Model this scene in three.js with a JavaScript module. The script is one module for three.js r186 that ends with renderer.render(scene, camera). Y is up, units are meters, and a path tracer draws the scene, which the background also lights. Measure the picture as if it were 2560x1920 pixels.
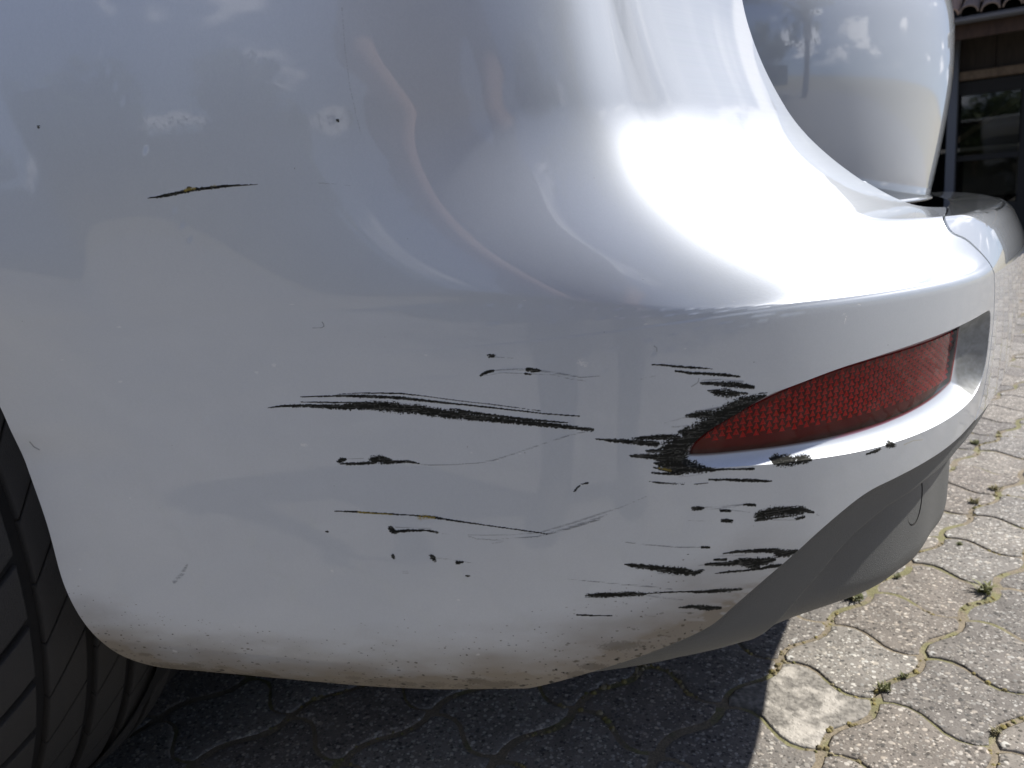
import * as THREE from 'three';
import { mergeGeometries, mergeVertices } from 'three/addons/utils/BufferGeometryUtils.js';
import { MarchingCubes } from 'three/addons/objects/MarchingCubes.js';

// ================= camera, sky, sun, exposure =================
const scene = new THREE.Scene();
const camera = new THREE.PerspectiveCamera(51.08, 4 / 3, 0.02, 400);
camera.position.set(0, 0.66, 0.62);
camera.rotation.set(-12.5 * Math.PI / 180, 15 * Math.PI / 180, -4.5 * Math.PI / 180, 'YXZ');
camera.focus = 0.72; camera.userData.fStop = 11;
camera.updateMatrixWorld(true);
const renderer = new THREE.WebGLRenderer({ antialias: true });
renderer.toneMapping = THREE.LinearToneMapping;
renderer.toneMappingExposure = 1.25;
renderer.shadowMap.enabled = true;
const SUN = new THREE.Vector3(Math.cos(0.89) * Math.cos(0.4), Math.sin(0.89), -Math.cos(0.89) * Math.sin(0.4));
const sun = new THREE.DirectionalLight(new THREE.Color(1, 0.94, 0.86), 5.0);
sun.position.copy(SUN).multiplyScalar(20); sun.castShadow = true;
sun.shadow.mapSize.set(4096, 4096); sun.shadow.radius = 1.6;
Object.assign(sun.shadow.camera, { left: -6, right: 6, top: 6, bottom: -6, near: 1, far: 60 });
scene.add(sun, sun.target);

const GROUND = -0.08, GS = 1.121, onGround = (x, z) => [x * GS, GROUND, z * GS - 0.075];   // the yard lies 8 cm under the car's own zero line
// ---------- random numbers and noise ----------
function rng(seed) { let s = seed >>> 0; return () => { s = (s + 0x6d2b79f5) | 0; let t = Math.imul(s ^ (s >>> 15), 1 | s); t = (t + Math.imul(t ^ (t >>> 7), 61 | t)) ^ t; return ((t ^ (t >>> 14)) >>> 0) / 4294967296; }; }
function hash(x, y, s) { let h = Math.imul(x, 374761393) ^ Math.imul(y, 668265263) ^ Math.imul(s, 2147483629); h = Math.imul(h ^ (h >>> 13), 1274126177); return ((h ^ (h >>> 16)) >>> 0) / 4294967296; }
function noise(x, y, s = 1, px = 0, py = 0) {                                          // value noise; px, py: period
  const xi = Math.floor(x), yi = Math.floor(y), fx = x - xi, fy = y - yi, u = fx * fx * (3 - 2 * fx), v = fy * fy * (3 - 2 * fy);
  const w = (a, p) => (p ? ((a % p) + p) % p : a), h = (i, j) => hash(w(xi + i, px), w(yi + j, py), s);
  return (h(0, 0) * (1 - u) + h(1, 0) * u) * (1 - v) + (h(0, 1) * (1 - u) + h(1, 1) * u) * v;
}
function fbm(x, y, s = 1, n = 4, px = 0, py = 0) { let a = 0.5, r = 0, t = 0; for (let i = 0; i < n; i++) { r += a * noise(x, y, s + i, px, py); t += a; x *= 2; y *= 2; px *= 2; py *= 2; a *= 0.5; } return r / t; }
function smooth(a, b, x) { const t = Math.min(1, Math.max(0, (x - a) / (b - a))); return t * t * (3 - 2 * t); }

// ---------- sky: blue air with white fair-weather clouds ----------
{
  const W = 1536, H = 768, d = new Float32Array(W * H * 4);
  for (let j = 0; j < H; j++) {
    const el = ((j + 0.5) / H - 0.5) * Math.PI, y = Math.sin(el), c = Math.cos(el);
    for (let i = 0; i < W; i++) {
      const az = ((i + 0.5) / W - 0.5) * 2 * Math.PI, x = Math.cos(az) * c, z = Math.sin(az) * c, o = (j * W + i) * 4;
      const up = Math.max(0, y), h = Math.pow(1 - up, 3.2), cs = x * SUN.x + y * SUN.y + z * SUN.z;
      let r = 0.065 + 0.43 * h, g = 0.165 + 0.47 * h, b = 0.5 + 0.3 * h;
      const glow = 0.5 * Math.exp((cs - 1) * 14) + 0.16 * Math.exp((cs - 1) * 3.5);
      r += glow; g += glow * 0.98; b += glow * 0.95;
      if (y > 0.02) {
        const k = 1.25 / (y + 0.22), px = x * k * 2.1 + 3.7, pz = z * k * 2.1 + 9.2;
        const n = fbm(px, pz, 11, 6), big = fbm(px * 0.35 + 5, pz * 0.35, 31, 3);
        const m = smooth(0.56, 0.69, n + (big - 0.5) * 0.45) * smooth(0.02, 0.1, y);
        const lit = 1.5 + 0.8 * smooth(0.5, 0.9, n) - 0.5 * smooth(0.66, 0.86, n + (big - 0.5) * 0.5);
        r += (lit * 1.02 - r) * m; g += (lit * 1.02 - g) * m; b += (lit * 1.06 - b) * m;
      }
      r *= 0.6; g *= 0.6; b *= 0.62;
      const f = smooth(0.0, -0.06, y); r += (0.3 - r) * f; g += (0.28 - g) * f; b += (0.25 - b) * f;
      d[o] = r; d[o + 1] = g; d[o + 2] = b; d[o + 3] = 1;
    }
  }
  const sky = new THREE.DataTexture(d, W, H, THREE.RGBAFormat, THREE.FloatType);
  sky.mapping = THREE.EquirectangularReflectionMapping; sky.magFilter = THREE.LinearFilter; sky.needsUpdate = true;
  scene.background = sky; scene.environment = sky;
}

// ---------- naming ----------
const used = new Map();
function numbered(name) { const n = used.get(name) ?? 0; used.set(name, n + 1); return n ? `${name}_${String(n).padStart(3, '0')}` : name; }
function shade(o) { o.castShadow = true; o.receiveShadow = true; return o; }
function part(name, geometry, material, parent) { const m = shade(new THREE.Mesh(geometry, material)); m.name = numbered(name); parent.add(m); return m; }
function thing(name, label, category, pos = [0, 0, 0], turn = 0, group) {
  const g = new THREE.Group(); g.name = numbered(name); g.position.set(...pos); g.rotation.y = turn; g.userData = { label, category };
  if (group) g.userData.group = group;
  scene.add(g); return g;
}
function dataTex(w, h, fill, srgb, wrap = true) {                                      // fill(x, y) -> [r, g, b, a] in 0..255
  const d = new Uint8Array(w * h * 4);
  for (let y = 0; y < h; y++) for (let x = 0; x < w; x++) { const c = fill(x, y), o = (y * w + x) * 4; d[o] = c[0]; d[o + 1] = c[1]; d[o + 2] = c[2]; d[o + 3] = c[3] ?? 255; }
  return tex(d, w, h, srgb, wrap);
}
function tex(d, w, h, srgb, wrap = true) {
  const t = new THREE.DataTexture(d, w, h); if (wrap) t.wrapS = t.wrapT = THREE.RepeatWrapping;
  t.magFilter = THREE.LinearFilter; t.minFilter = THREE.LinearMipmapLinearFilter; t.generateMipmaps = true; if (srgb) t.colorSpace = THREE.SRGBColorSpace; t.needsUpdate = true; return t;
}
const toS = (v) => 255 * (v <= 0.0031308 ? 12.92 * v : 1.055 * Math.pow(Math.max(0, v), 1 / 2.4) - 0.055);   // linear to sRGB byte
const std = (o) => new THREE.MeshStandardMaterial(o);
const phys = (o) => new THREE.MeshPhysicalMaterial(o);
const lin = (r, g, b) => new THREE.Color().setRGB(r, g, b);
function box(w, h, d, x = 0, y = 0, z = 0, bev = 0.004) {                              // a box with small chamfers
  const e = Math.min(bev, w / 3, h / 3, d / 3), a = w / 2, b = h / 2, c = d / 2, s = new THREE.Shape();
  s.moveTo(-a + e, -b + e); s.lineTo(a - e, -b + e); s.lineTo(a - e, b - e); s.lineTo(-a + e, b - e); s.closePath();
  const g = new THREE.ExtrudeGeometry(s, { depth: d - 2 * e, bevelEnabled: true, bevelThickness: e, bevelSize: e, bevelSegments: 1 });
  g.translate(x, y, z - c + e); return g;
}
// ---------- small maths ----------
const ss = (a, b, x) => { const t = Math.min(1, Math.max(0, (x - a) / (b - a))); return t * t * (3 - 2 * t); };
const mix = (a, b, t) => a + (b - a) * t;
const clamp = (x, a, b) => Math.min(b, Math.max(a, x));
// ---------- the car's skin: s runs along the body from the wheel arch round the corner to the rear, t up the panel (metres; t = 0 is the crease) ----------
const PL = { x0: -0.115, z0: 0.0, a0: 0.13, k0: 0.08, kc: 2.42, s1: -0.06, s2: 0.14, s3: 0.34, s4: 0.56, k1: 0.35, g: 0.312, g1: -0.14, g2: 0.14, g3: 0.5, g4: 0.8 };
const DS = 0.002, SMIN = -1.6, SMAX = 2.0, YC = 0.567;
const planTable = (() => {
  const kap = (s) => (s < PL.s1 ? PL.k0 : mix(mix(PL.k0, PL.kc, ss(PL.s1, PL.s2, s)), PL.k1, ss(PL.s3, PL.s4, s)));
  const gain = (s) => mix(mix(1, PL.g, ss(PL.g1, PL.g2, s)), 1, ss(PL.g3, PL.g4, s));
  const n0 = Math.round(-SMIN / DS), n = Math.round((SMAX - SMIN) / DS), F = () => new Float64Array(n + 1);
  const X = F(), Z = F(), A = F(), U = F(), V = F();
  X[n0] = PL.x0; Z[n0] = PL.z0; A[n0] = PL.a0;
  for (let i = n0; i < n; i++) { const k = kap(SMIN + (i + 0.5) * DS), a = A[i] + k * DS * 0.5; X[i + 1] = X[i] + Math.cos(a) * DS; Z[i + 1] = Z[i] - Math.sin(a) * DS; A[i + 1] = A[i] + k * DS; }
  for (let i = n0; i > 0; i--) { const k = kap(SMIN + (i - 0.5) * DS), a = A[i] - k * DS * 0.5; X[i - 1] = X[i] - Math.cos(a) * DS; Z[i - 1] = Z[i] + Math.sin(a) * DS; A[i - 1] = A[i] - k * DS; }
  U[0] = X[0]; V[0] = Z[0];
  for (let i = 0; i < n; i++) { const g = gain(SMIN + (i + 0.5) * DS); U[i + 1] = U[i] + (X[i + 1] - X[i]) * g; V[i + 1] = V[i] + (Z[i + 1] - Z[i]) * g; }
  return { X, Z, A, U, V, n };
})();
function plan(s) {
  const f = clamp((s - SMIN) / DS, 0, planTable.n - 0.001), i = Math.floor(f), t = f - i, m = (a) => a[i] + (a[i + 1] - a[i]) * t;
  return { x: m(planTable.X), z: m(planTable.Z), a: m(planTable.A), u: m(planTable.U), v: m(planTable.V) };
}
const yOf = (t) => (t < 0 ? YC + t : YC + t * (0.15 + 1.6 * t));                    // height of a panel line
const tOf = (y) => (y < YC ? y - YC : (-0.15 + Math.sqrt(0.0225 + 6.4 * (y - YC))) / 3.2);
const lowEdge = (s) => 0.212 + 0.022 * ss(-0.1, -0.5, s);                               // lower edge of the painted bumper along the side
function rawSkin(p, s, t, extra) {
  const y = yOf(t); let o = extra, e = 0;
  if (y < YC) {
    const q = YC - y, lean = mix(0.02, 0.115, ss(-0.1, 0.4, s)); o += (lean * q * q) / 0.3;
    const yb = lowEdge(s), r = 0.085;
    if (y < yb + r) { const k = Math.min(1, (yb + r - y) / r); o += 0.036 * (1 - Math.sqrt(Math.max(0, 1 - k * k))) * (1 - ss(-0.12, 0.1, s)); }
  } else {
    const hh = y - YC, k = Math.min(1, hh / 0.29); e = Math.pow(1 - Math.pow(1 - k, 1.78), 1 / 1.78);
    const h2 = Math.max(0, Math.min(hh, 0.75) - 0.12); o += mix(0.3 * h2 * h2 - 0.05 * Math.min(hh, 0.3), hh * 0.06 + 0.15 * h2 * h2, ss(-0.2, 0.3, s));
    o += (0.058 * ss(-0.36, 0.24, s) - 0.02 * ss(0.25, 0.8, s)) * ss(-0.01, 0.17, hh);
  }
  const f = -0.379 - 0.32 * (y - 0.567) - s;                                           // the flare round the wheel arch
  if (f > -0.1) o -= 0.105 * (f + Math.sqrt(f * f + 0.00022)) * ss(0.46, 0.66, y);
  const x = p.x + (p.u - p.x) * e, z = p.z + (p.v - p.z) * e;
  const q = [x - Math.sin(p.a) * o, y, z - Math.cos(p.a) * o];
  if (y >= YC && s > 0.3) {                                                            // towards the rear the shelf domes up into a rounded step
    const i = Math.hypot(q[0] - p.x, q[2] - p.z) - extra, r = 0.078, dome = YC - 0.03 + (i < r ? Math.sqrt(r * r - (r - i) * (r - i)) : r), kd = ss(0.425, 0.56, s), m = (dome - y) / 0.02;
    if (dome > y - 0.04) q[1] = mix(y, m > 2 ? dome : m < -2 ? y : (dome + y) / 2 + Math.sqrt(((dome - y) / 2) ** 2 + 0.00006) , kd);
  }
  return q;
}
const TAPS = [[-1, 0.06], [-0.66, 0.14], [-0.33, 0.19], [0, 0.22], [0.33, 0.19], [0.66, 0.14], [1, 0.06]];
function skin(s, t, extra = 0) {                                                       // the crease is rounded: soft towards the wheel, tight towards the rear
  const p = plan(s), w = mix(0.1, 0.01, ss(-0.12, 0.2, s));
  if (Math.abs(t) > w * 1.05) return rawSkin(p, s, t, extra);
  const r = [0, 0, 0], c = rawSkin(p, s, t, extra); let ys = 0;
  const k = 1 - ss(0.6, 1.05, Math.abs(t) / w);
  for (const [d, g] of TAPS) { const q = rawSkin(p, s, t + d * w, extra); r[0] += q[0] * g; r[1] += q[1] * g; r[2] += q[2] * g; }
  return [mix(c[0], r[0], k), mix(c[1], r[1], k), mix(c[2], r[2], k)];
}
// ================= the paved yard =================
const GA = 35 * Math.PI / 180, gc = Math.cos(GA), gs = Math.sin(GA), PITCH = 0.138, WAVE = 0.0125;
const G0a = 0.645, G0n = 0.423;                                                        // a corner of the grid, in its own turned axes
const toWorld = (a, n) => { const u = a * gc - n * gs, v = a * gs + n * gc; return [u - 0.1, v - 1.1]; };
const jointN = (a) => -WAVE * Math.sin((2 * Math.PI * a) / PITCH), jointA = (n) => WAVE * 0.8 * Math.sin((2 * Math.PI * n) / PITCH);
const speckled = (() => {                                                              // washed concrete: grey paste with pale and dark grit
  const W = 1024, col = new Float32Array(W * W * 3), bump = new Float32Array(W * W), r = rng(5);
  for (let y = 0; y < W; y++) for (let x = 0; x < W; x++) {
    const k = (y * W + x) * 3, n = fbm(x / 64, y / 64, 3, 5, 16, 16), f = noise(x / 3, y / 3, 8, 341, 341), v = 0.21 + 0.11 * (n - 0.5) + 0.07 * (f - 0.5);
    col[k] = v * 1.02; col[k + 1] = v * 0.985; col[k + 2] = v * 0.93; bump[y * W + x] = 0.35 + 0.25 * f;
  }
  for (let i = 0; i < 13000; i++) {
    const cx = r() * W, cy = r() * W, rad = 2 + 6.5 * r() * r(), t = r(), a = r() * 3.14, sq = 0.6 + 0.4 * r();
    const v = t < 0.42 ? 0.33 + 0.27 * r() : t < 0.74 ? 0.06 + 0.07 * r() : 0.2 + 0.14 * r(), warm = 0.96 + 0.1 * r();
    const ca = Math.cos(a), sa = Math.sin(a);
    for (let dy = -9; dy <= 9; dy++) for (let dx = -9; dx <= 9; dx++) {
      const p = (dx * ca + dy * sa) / rad, q = (-dx * sa + dy * ca) / (rad * sq), e = p * p + q * q;
      if (e > 1) continue;
      const x = (Math.floor(cx + dx) + W) % W, y = (Math.floor(cy + dy) + W) % W, k = (y * W + x) * 3, m = 0.9 * smooth(1, 0.55, e);
      col[k] += (v * warm - col[k]) * m; col[k + 1] += (v - col[k + 1]) * m; col[k + 2] += (v / warm * 0.95 - col[k + 2]) * m;
      bump[y * W + x] += (0.75 + 0.25 * (1 - e) - bump[y * W + x]) * m;
    }
  }
  return { map: dataTex(W, W, (x, y) => { const k = (y * W + x) * 3; return [toS(col[k]), toS(col[k + 1]), toS(col[k + 2])]; }, true),
    bump: dataTex(W, W, (x, y) => { const b = 255 * clamp(bump[y * W + x], 0, 1); return [b, b, b]; }, false) };
})();
const stoneMats = [[1, 0.98, 0.95], [0.86, 0.83, 0.8], [1.1, 1.05, 0.98], [0.8, 0.78, 0.76], [1.12, 1.09, 1.04], [0.95, 0.89, 0.83]].map((c) => std({ map: speckled.map, bumpMap: speckled.bump, bumpScale: 0.0012, roughness: 0.92, color: lin(...c) }));
stoneMats.push(std({ map: dataTex(512, 512, (x, y) => {                               // the stone with the pale bloom
  const n = fbm(x / 40, y / 40, 13, 4, 13, 13), f = noise(x / 4, y / 4, 18, 128, 128), m = smooth(0.52, 0.66, n), v = mix(0.13 + 0.2 * f, 0.4 + 0.1 * f, m); return [toS(v * 1.03), toS(v * 0.98), toS(v * 0.88)];
}, true), bumpMap: speckled.bump, bumpScale: 0.0012, roughness: 0.92 }));
function stoneGeometry(seed) {                                                         // one wavy-edged paver, centred on its own middle
  const r = rng(seed), K = 8, pts = [], half = PITCH / 2, gN = 0.0018, gA = 0.0042;
  const edge = (f) => { for (let i = 0; i < K; i++) pts.push(f(i / K)); };
  const A = (u) => u * PITCH - half;                                                   // the corners sit at the joints' crossings
  edge((u) => [A(u), -half + gN + jointN(u * PITCH)]);
  edge((u) => [half - gA + jointA(u * PITCH), A(u)]);
  edge((u) => [A(1 - u), half - gN + jointN((1 - u) * PITCH)]);
  edge((u) => [-half + gA + jointA((1 - u) * PITCH), A(1 - u)]);
  for (const p of pts) { p[0] = clamp(p[0], -half * 1.25, half * 1.25); p[0] += (r() - 0.5) * 0.0022; p[1] += (r() - 0.5) * 0.0018; }
  const fix = (i, sx, sy) => { pts[i][0] = sx * (half - gA - 0.002); pts[i][1] = sy * (half - gN - 0.002); };
  fix(0, -1, -1); fix(K, 1, -1); fix(2 * K, 1, 1); fix(3 * K, -1, 1);
  const n = pts.length, pos = [], uv = [], idx = [], ou = r() * 2, ov = r() * 2, tilt = (r() - 0.5) * 0.02, tilt2 = (r() - 0.5) * 0.02, lift = (r() - 0.5) * 0.003;
  const ring = (k, y) => { for (const [a, b] of pts) { const l = Math.hypot(a, b), q = (l - k) / l, x = a * q, z = b * q; pos.push(x * gc - z * gs, y + lift + (y > -0.01 ? x * tilt + z * tilt2 : 0), x * gs + z * gc); uv.push((x + ou) * 1.9, (z + ov) * 1.9); } };
  pos.push(0, lift + 0.0006, 0); uv.push(ou * 1.9, ov * 1.9);
  ring(0.012, 0.0002); ring(0.0035, -0.0006); ring(0, -0.0024); ring(-0.0005, -0.03);
  for (let i = 0; i < n; i++) { const j = (i + 1) % n; idx.push(0, 1 + j, 1 + i); for (let k = 0; k < 3; k++) { const a = 1 + k * n + i, b = 1 + k * n + j, c = a + n, d = b + n; idx.push(a, b, c, b, d, c); } }
  const g = new THREE.BufferGeometry();
  g.setAttribute('position', new THREE.Float32BufferAttribute(pos, 3)); g.setAttribute('uv', new THREE.Float32BufferAttribute(uv, 2)); g.setIndex(idx); g.computeVertexNormals(); return g;
}
const stoneKinds = [1, 2, 3, 4, 5, 6].map((k) => stoneGeometry(k * 77));
const dirtTex = dataTex(512, 512, (x, y) => {
  const n = fbm(x / 40, y / 40, 41, 5, 13, 13), f = noise(x / 2.2, y / 2.2, 44, 233, 233), m = smooth(0.45, 0.62, fbm(x / 60 + 9, y / 60, 51, 4, 9, 9));
  const v = 0.15 + 0.1 * n + 0.12 * (f - 0.5);
  return [toS(v * (1.12 - 0.12 * m)), toS(v * (0.96 + 0.0 * m)), toS(v * (0.7 - 0.2 * m))];
}, true);
const pavement = new THREE.Group(); pavement.name = 'pavement'; pavement.userData = { kind: 'structure', label: 'yard of grey wavy-edged concrete pavers with mossy joints' };
pavement.position.set(0, GROUND, -0.075); pavement.scale.setScalar(GS); scene.add(pavement);
{
  const g = new THREE.PlaneGeometry(240, 240, 1, 1); g.rotateX(-Math.PI / 2); g.translate(0, -0.0024, 0);
  const u = g.attributes.uv; for (let i = 0; i < u.count; i++) u.setXY(i, u.getX(i) * 700, u.getY(i) * 700);
  part('joint_sand', g, std({ map: dirtTex, roughness: 1, bumpMap: dirtTex, bumpScale: 0.004 }), pavement);
  const r = rng(99), near = [], far = [], v = new THREE.Vector3();
  const N = 62;
  for (let i = -N; i <= N; i++) for (let j = -N; j <= N; j++) {
    const [x, z] = toWorld(G0a + (i + 0.5) * PITCH, G0n + (j + 0.5) * PITCH), d = Math.hypot(x, z - 0.62);
    if (d > 8.2 || (x < -3.5 && z < 0) || (x < 0.2 && z < -2)) continue;
    v.set(...onGround(x, z)).project(camera);
    const seen = Math.abs(v.x) < 1.04 && Math.abs(v.y) < 1.05 && v.z < 1 && (v.x > 0.38 || v.y < -0.74) && (v.x > 0.84 - Math.max(0, -v.y - 0.3) * 0.9 || v.y < -0.74);
    (seen ? near : far).push([x, z, d, Math.floor(r() * 6), Math.floor(r() * 6), 0]);
  }
  near.sort((a, b) => a[2] - b[2]);
  let pale = near[0]; for (const s of near) if (Math.hypot(s[0] - 0.13, s[1] + 0.36) < Math.hypot(pale[0] - 0.13, pale[1] + 0.36)) pale = s;
  pale[4] = 6;                                                                          // one stone with a pale lime bloom
  far.push(...near.splice(290));
  for (const [x, z, , k, m] of near) { const s = part('paving_stone', stoneKinds[k], stoneMats[m], pavement); s.position.set(x, 0, z); }
  const mat = new THREE.Matrix4();
  for (let k = 0; k < 6; k++) {
    const list = far.filter((f) => f[3] === k); if (!list.length) continue;
    const im = shade(new THREE.InstancedMesh(stoneKinds[k], stoneMats[k], list.length));
    list.forEach((f, i) => im.setMatrixAt(i, mat.makeTranslation(f[0], 0, f[1])));
    im.name = numbered('paving_stones_beyond'); im.userData = { kind: 'stuff' }; pavement.add(im);
  }
}
// ---------- moss and weeds in the joints ----------
function leafTuft(seed, n, h, w) {                                                     // a tuft of short curved blades and small leaves
  const r = rng(seed), pos = [], idx = [];
  for (let i = 0; i < n; i++) {
    const a = r() * 6.283, lean = 0.3 + r() * 0.9, hh = h * (0.4 + 0.6 * r()), ww = w * (0.6 + 0.6 * r()), bx = (r() - 0.5) * h * 1.1, bz = (r() - 0.5) * h * 1.1, ca = Math.cos(a), sa = Math.sin(a), b0 = pos.length / 3;
    for (let k = 0; k <= 3; k++) { const t = k / 3, out = lean * hh * t * t, y = hh * (t - 0.25 * lean * t * t), q = ww * (k === 0 ? 0.45 : k === 1 ? 1 : k === 2 ? 0.8 : 0.06); pos.push(bx + ca * out - sa * q, y, bz + sa * out + ca * q, bx + ca * out + sa * q, y, bz + sa * out - ca * q); }
    for (let k = 0; k < 3; k++) { const p = b0 + k * 2; idx.push(p, p + 2, p + 1, p + 1, p + 2, p + 3); }
  }
  const g = new THREE.BufferGeometry(); g.setAttribute('position', new THREE.Float32BufferAttribute(pos, 3)); g.setIndex(idx); g.computeVertexNormals(); return g;
}
const weedMats = [[0.2, 0.21, 0.08], [0.15, 0.17, 0.06], [0.27, 0.24, 0.12]].map((c) => phys({ color: lin(...c), roughness: 0.75, side: THREE.DoubleSide, transmission: 0.3, thickness: 0 }));
{
  const spots = [[0.2, -0.41, 'yellow-green', 0, 0.015], [0.23, -0.44, 'small fresh green', 1, 0.009], [0.4, -0.7, 'tall bright green', 0, 0.021], [0.2, -0.655, 'green bushy', 1, 0.02], [0.28, -0.74, 'flat green', 1, 0.009], [0.41, -0.88, 'low dark green', 1, 0.009], [0.55, -1.17, 'yellow', 2, 0.017], [0.49, -1.09, 'pale green', 2, 0.015], [0.6, -1.49, 'round green', 0, 0.016], [0.31, -0.335, 'low brown-green', 2, 0.009]];
  const where = ['in the joint nearest the tip of the grey valance', 'beside the wide mossy joint, close to the grey valance', 'at the crossing of joints farthest right of the valance edge', 'right against the lower edge of the grey valance', 'under the sunlit end of the valance', 'in the wavy joint just right of the sunlit valance', 'in the joints right of the recovery-eye cap', 'next to the valance corner in the sun', 'farthest back, beside the bumper edge', 'in the brown joint near the bottom right corner'];
  spots.forEach(([x, z, look, m, h], i) => {
    const w = thing('weed_tuft', `${look} weed ${where[i]}`, 'weed', onGround(x, z), i * 1.3, 'weeds in the paving joints');
    part('leaf_blades', leafTuft(300 + i, 34, h, h * 0.13), weedMats[m], w);
    part('leaf_rosette', leafTuft(400 + i, 22, h * 0.55, h * 0.26), weedMats[(m + 1) % 3], w);
  });
  const r = rng(17), list = [], M = new THREE.Matrix4(), Q = new THREE.Quaternion(), E = new THREE.Euler();
  for (let i = 0; i < 16000; i++) {
    const along = r() < 0.45, k = Math.floor((r() - 0.5) * 24), u = (r() - 0.5) * 24 * PITCH;
    const a = along ? G0a + u : G0a + k * PITCH + jointA(u) + (r() - 0.5) * 0.011, n = along ? G0n + k * PITCH + jointN(u) + (r() - 0.5) * 0.005 : G0n + u + (r() - 0.5) * 0.003;
    const [x, z] = toWorld(a, n), patch = fbm(x * 9, z * 9, 71, 3);
    if (patch < 0.5 - (along ? -0.02 : 0.05) || z > 0.6 || x < -0.6) continue;
    const s = 0.0018 + 0.003 * r() * smooth(0.45, 0.7, patch) + 0.0008;
    list.push([x, -0.0045 + 0.003 * r(), z, s, r()]);
  }
  const blob = new THREE.IcosahedronGeometry(1, 0); blob.scale(1, 0.75, 1);
  const im = shade(new THREE.InstancedMesh(blob, std({ color: lin(1, 1, 1), roughness: 1 }), list.length)), c = new THREE.Color();
  list.forEach(([x, y, z, s, q], i) => { im.setMatrixAt(i, M.compose(new THREE.Vector3(x, y, z), Q.setFromEuler(E.set(q * 6, q * 17, q * 29)), new THREE.Vector3(s, s, s))); im.setColorAt(i, q < 0.7 ? c.setRGB(0.17 + 0.12 * q, 0.145 + 0.1 * q, 0.08) : q < 0.8 ? c.setRGB(0.16, 0.155, 0.06) : c.setRGB(0.27, 0.235, 0.15)); });
  im.position.copy(pavement.position); im.scale.copy(pavement.scale); im.name = 'moss'; im.userData = { kind: 'stuff', label: 'brown and green moss and grit filling the joints of the paving', category: 'moss' }; scene.add(im);
}
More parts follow.
